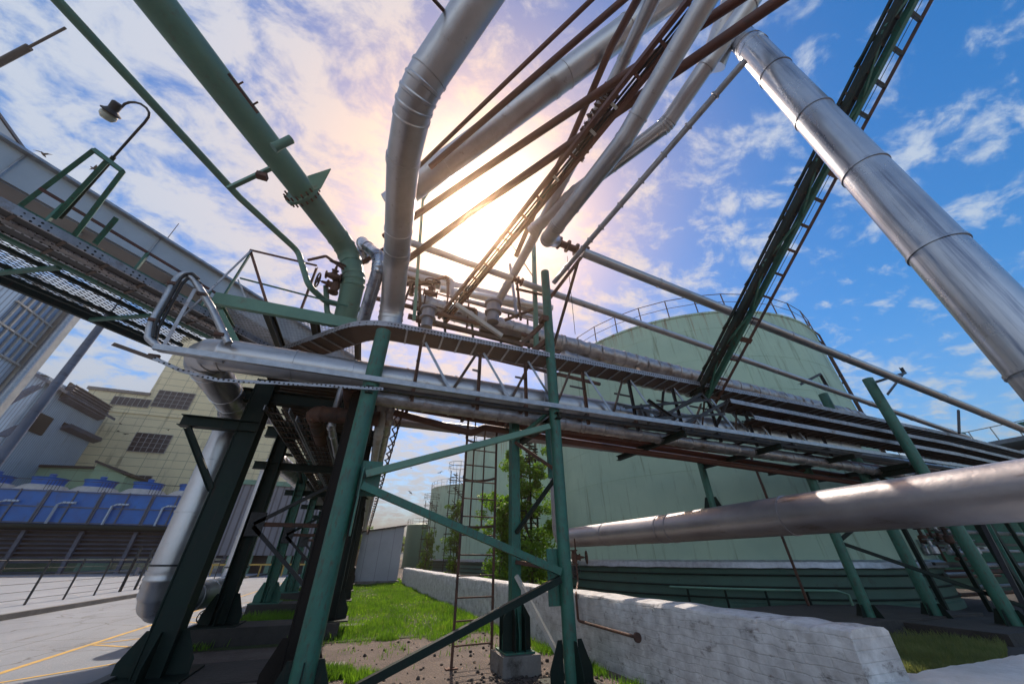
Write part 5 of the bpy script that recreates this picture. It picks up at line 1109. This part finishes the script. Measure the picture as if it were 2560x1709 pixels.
# birds
bd = B(); bd.lathe((0, 0, 0), [(.01, -.2), (.06, -.08), (.07, .05), (.03, .17), (.01, .24)], 8, ax=(0, 1, 0)); bd.add([(0, .08, .02), (-.22, .02, .12), (-.5, -.1, .05), (-.2, -.1, .08), (0, -.08, .02), (0, .08, .035), (-.22, .02, .135), (-.5, -.1, .06), (-.2, -.1, .095), (0, -.08, .035)], [(0, 1, 2, 3, 4), (9, 8, 7, 6, 5)]); bd.add([(0, .08, .02), (.22, .02, .12), (.5, -.1, .05), (.2, -.1, .08), (0, -.08, .02)], [(4, 3, 2, 1, 0)])
bo = None
for k, (px, py, d) in enumerate(((107, 388, 22), (235, 425, 22), (687, 1030, 50), (300, 1060, 60), (312, 1085, 60), (295, 1078, 60), (250, 1090, 60), (420, 1075, 60), (1028, 1170, 50), (1026, 1232, 50), (1100, 1182, 50))):
    lab = ['small dark bird flying over the gallery at far left', 'small dark bird flying inside the portal frame', 'dark bird in front of the green block', 'bird flying before the cream block', None, None, None, None, 'bird in the sky gap left of the far tanks', None, None][k]
    c = dep(px, py, d)
    if bo is None: bo = solo(bd, 'bird', 'bird', lab, 'bird', 'small birds in flight'); bo.location = c
    else:
        q = bo.copy(); COL.objects.link(q); q.location = c; q.rotation_euler = (random.uniform(-.4, .4), random.uniform(-.5, .5), random.uniform(0, 6)); q['label'] = lab or ('tiny dark bird flying in front of the cream panelled building' if k < 8 else 'tiny dark bird in the sky gap left of the far tanks')
        if k in (8,): q['label'] = 'tiny dark bird in the sky gap left of the far tanks'
        if k in (3,): q['label'] = 'tiny dark bird flying in front of the cream panelled building'
# ================================================================== LIGHT, AIR, CAMERA
S = ray(1195, 545).normalized()
el = math.asin(S.z); azs = math.atan2(S.x, S.y)
sl = bpy.data.lights.new('sun', 'SUN'); sl.energy = 4.6; sl.angle = R(.6); sl.color = (1, .86, .72)
so = bpy.data.objects.new('sun', sl); COL.objects.link(so); so.rotation_euler = V((0, 0, 1)).rotation_difference(S).to_euler(); so.location = S * 50
w = bpy.data.worlds.new('World'); scene.world = w; w.use_nodes = True; nt = w.node_tree; nt.nodes.clear(); L = nt.links.new
sky = N(nt, 'ShaderNodeTexSky', sky_type='NISHITA', sun_disc=False, sun_elevation=el, sun_rotation=azs, air_density=1.0, dust_density=.3, ozone_density=3.5)
hs = N(nt, 'ShaderNodeHueSaturation', i_Saturation=1.38, i_Value=1.0); L(sky.outputs[0], hs.inputs['Color'])
bg1 = N(nt, 'ShaderNodeBackground', i_Strength=.15); L(hs.outputs[0], bg1.inputs[0])
tc = N(nt, 'ShaderNodeTexCoord'); se = N(nt, 'ShaderNodeSeparateXYZ'); L(tc.outputs['Generated'], se.inputs[0])
zz = N(nt, 'ShaderNodeMath', operation='MAXIMUM'); zz.inputs[1].default_value = 0.; L(se.outputs[2], zz.inputs[0])
za = N(nt, 'ShaderNodeMath', operation='ADD'); za.inputs[1].default_value = .22; L(zz.outputs[0], za.inputs[0])
cb = N(nt, 'ShaderNodeCombineXYZ')
for i in (0, 1):
    d = N(nt, 'ShaderNodeMath', operation='DIVIDE'); L(se.outputs[i], d.inputs[0]); L(za.outputs[0], d.inputs[1]); L(d.outputs[0], cb.inputs[i])
mp = N(nt, 'ShaderNodeMapping'); mp.inputs['Rotation'].default_value = (0, 0, R(35)); mp.inputs['Scale'].default_value = (1., 1.35, 1); L(cb.outputs[0], mp.inputs[0])
n1 = N(nt, 'ShaderNodeTexNoise', i_Scale=1.3, i_Detail=3., i_Roughness=.5); L(mp.outputs[0], n1.inputs['Vector'])
n2 = N(nt, 'ShaderNodeTexNoise', i_Scale=8., i_Detail=14., i_Roughness=.64, i_Distortion=.3); L(mp.outputs[0], n2.inputs['Vector'])
def dotn(vec):
    d = N(nt, 'ShaderNodeVectorMath', operation='DOT_PRODUCT'); L(tc.outputs['Generated'], d.inputs[0]); d.inputs[1].default_value = tuple(V(vec).normalized()); return d.outputs['Value']
def mth(op, a, b_=None, clamp=False):
    m_ = N(nt, 'ShaderNodeMath', operation=op, use_clamp=clamp)
    for i, x in enumerate((a, b_)):
        if x is None: continue
        if isinstance(x, (int, float)): m_.inputs[i].default_value = x
        else: L(x, m_.inputs[i])
    return m_.outputs[0]
bluedir = ray(2500, 150)
cov = mth('MULTIPLY', mth('SUBTRACT', dotn(bluedir), .42), -.11)       # more cloud away from the clear quarter
f = mth('ADD', mth('ADD', mth('MULTIPLY', n1.outputs['Fac'], .38), mth('MULTIPLY', n2.outputs['Fac'], .92)), cov)
cr = N(nt, 'ShaderNodeMapRange', interpolation_type='SMOOTHSTEP'); cr.inputs[1].default_value = .565; cr.inputs[2].default_value = .77; L(f, cr.inputs[0])
cm = N(nt, 'ShaderNodeMath', operation='MULTIPLY'); cm.inputs[1].default_value = .93; L(cr.outputs[0], cm.inputs[0])
sd_ = dotn(S)
g1_ = mth('POWER', mth('MAXIMUM', sd_, 0), 7.); g2_ = mth('POWER', mth('MAXIMUM', sd_, 0), 60.); g3_ = mth('POWER', mth('MAXIMUM', sd_, 0), 500.)
bg2 = N(nt, 'ShaderNodeBackground'); L(mth('ADD', .74, mth('MULTIPLY', mth('MAXIMUM', mth('MULTIPLY', sd_, -1.), 0), 1.5)), bg2.inputs[1]); ccol = N(nt, 'ShaderNodeMix', data_type='RGBA'); ccol.inputs[6].default_value = (.66, .78, .95, 1); ccol.inputs[7].default_value = (1.0, .88, .86, 1); L(g1_, ccol.inputs[0]); L(ccol.outputs[2], bg2.inputs[0])  # clouds opposite the sun brightened, added fill light for the shaded fronts
mx = N(nt, 'ShaderNodeMixShader'); L(cm.outputs[0], mx.inputs[0]); L(bg1.outputs[0], mx.inputs[1]); L(bg2.outputs[0], mx.inputs[2])
ga_ = N(nt, 'ShaderNodeBackground'); ga_.inputs[0].default_value = (1, .62, .36, 1); ga_.inputs[1].default_value = .92
gb_ = N(nt, 'ShaderNodeBackground'); gb_.inputs[0].default_value = (1, .78, .45, 1); L(mth('ADD', mth('MULTIPLY', g2_, .5), mth('MULTIPLY', g3_, 5.)), gb_.inputs[1])
a1 = N(nt, 'ShaderNodeMixShader'); L(mth('MULTIPLY', mth('POWER', mth('MAXIMUM', sd_, 0), 15.), .8), a1.inputs[0]); L(mx.outputs[0], a1.inputs[1]); L(ga_.outputs[0], a1.inputs[2]); a2 = N(nt, 'ShaderNodeAddShader'); L(a1.outputs[0], a2.inputs[0]); L(gb_.outputs[0], a2.inputs[1])
wo = N(nt, 'ShaderNodeOutputWorld'); L(a2.outputs[0], wo.inputs[0])
# thin warm volume, added to give a glow round the sun
hz_ = B().box((0, 320, 24), (830, 790, 50)); ho = struct(hz_, 'glow_haze', None, kind='stuff')
m = bpy.data.materials.new('haze air'); m.use_nodes = True; nt2 = m.node_tree; nt2.nodes.clear(); o_ = N(nt2, 'ShaderNodeOutputMaterial'); pv = N(nt2, 'ShaderNodeVolumePrincipled')
pv.inputs['Color'].default_value = (1, .70, .48, 1); pv.inputs['Density'].default_value = .0026; pv.inputs['Anisotropy'].default_value = .93; nt2.links.new(pv.outputs[0], o_.inputs['Volume']); ho.data.materials.append(m)
# camera
c = bpy.data.cameras.new('camera'); c.sensor_width = 36; c.lens = F / 2560 * 36; c.clip_start = .05; c.clip_end = 2000
co = bpy.data.objects.new('camera', c); COL.objects.link(co); co.location = CAM; co.rotation_euler = (R(90) + PITCH, 0, -YAW); scene.camera = co
vs = scene.view_settings; vs.view_transform = 'Standard'; vs.look = 'None'; vs.gamma = 1; vs.exposure = .3
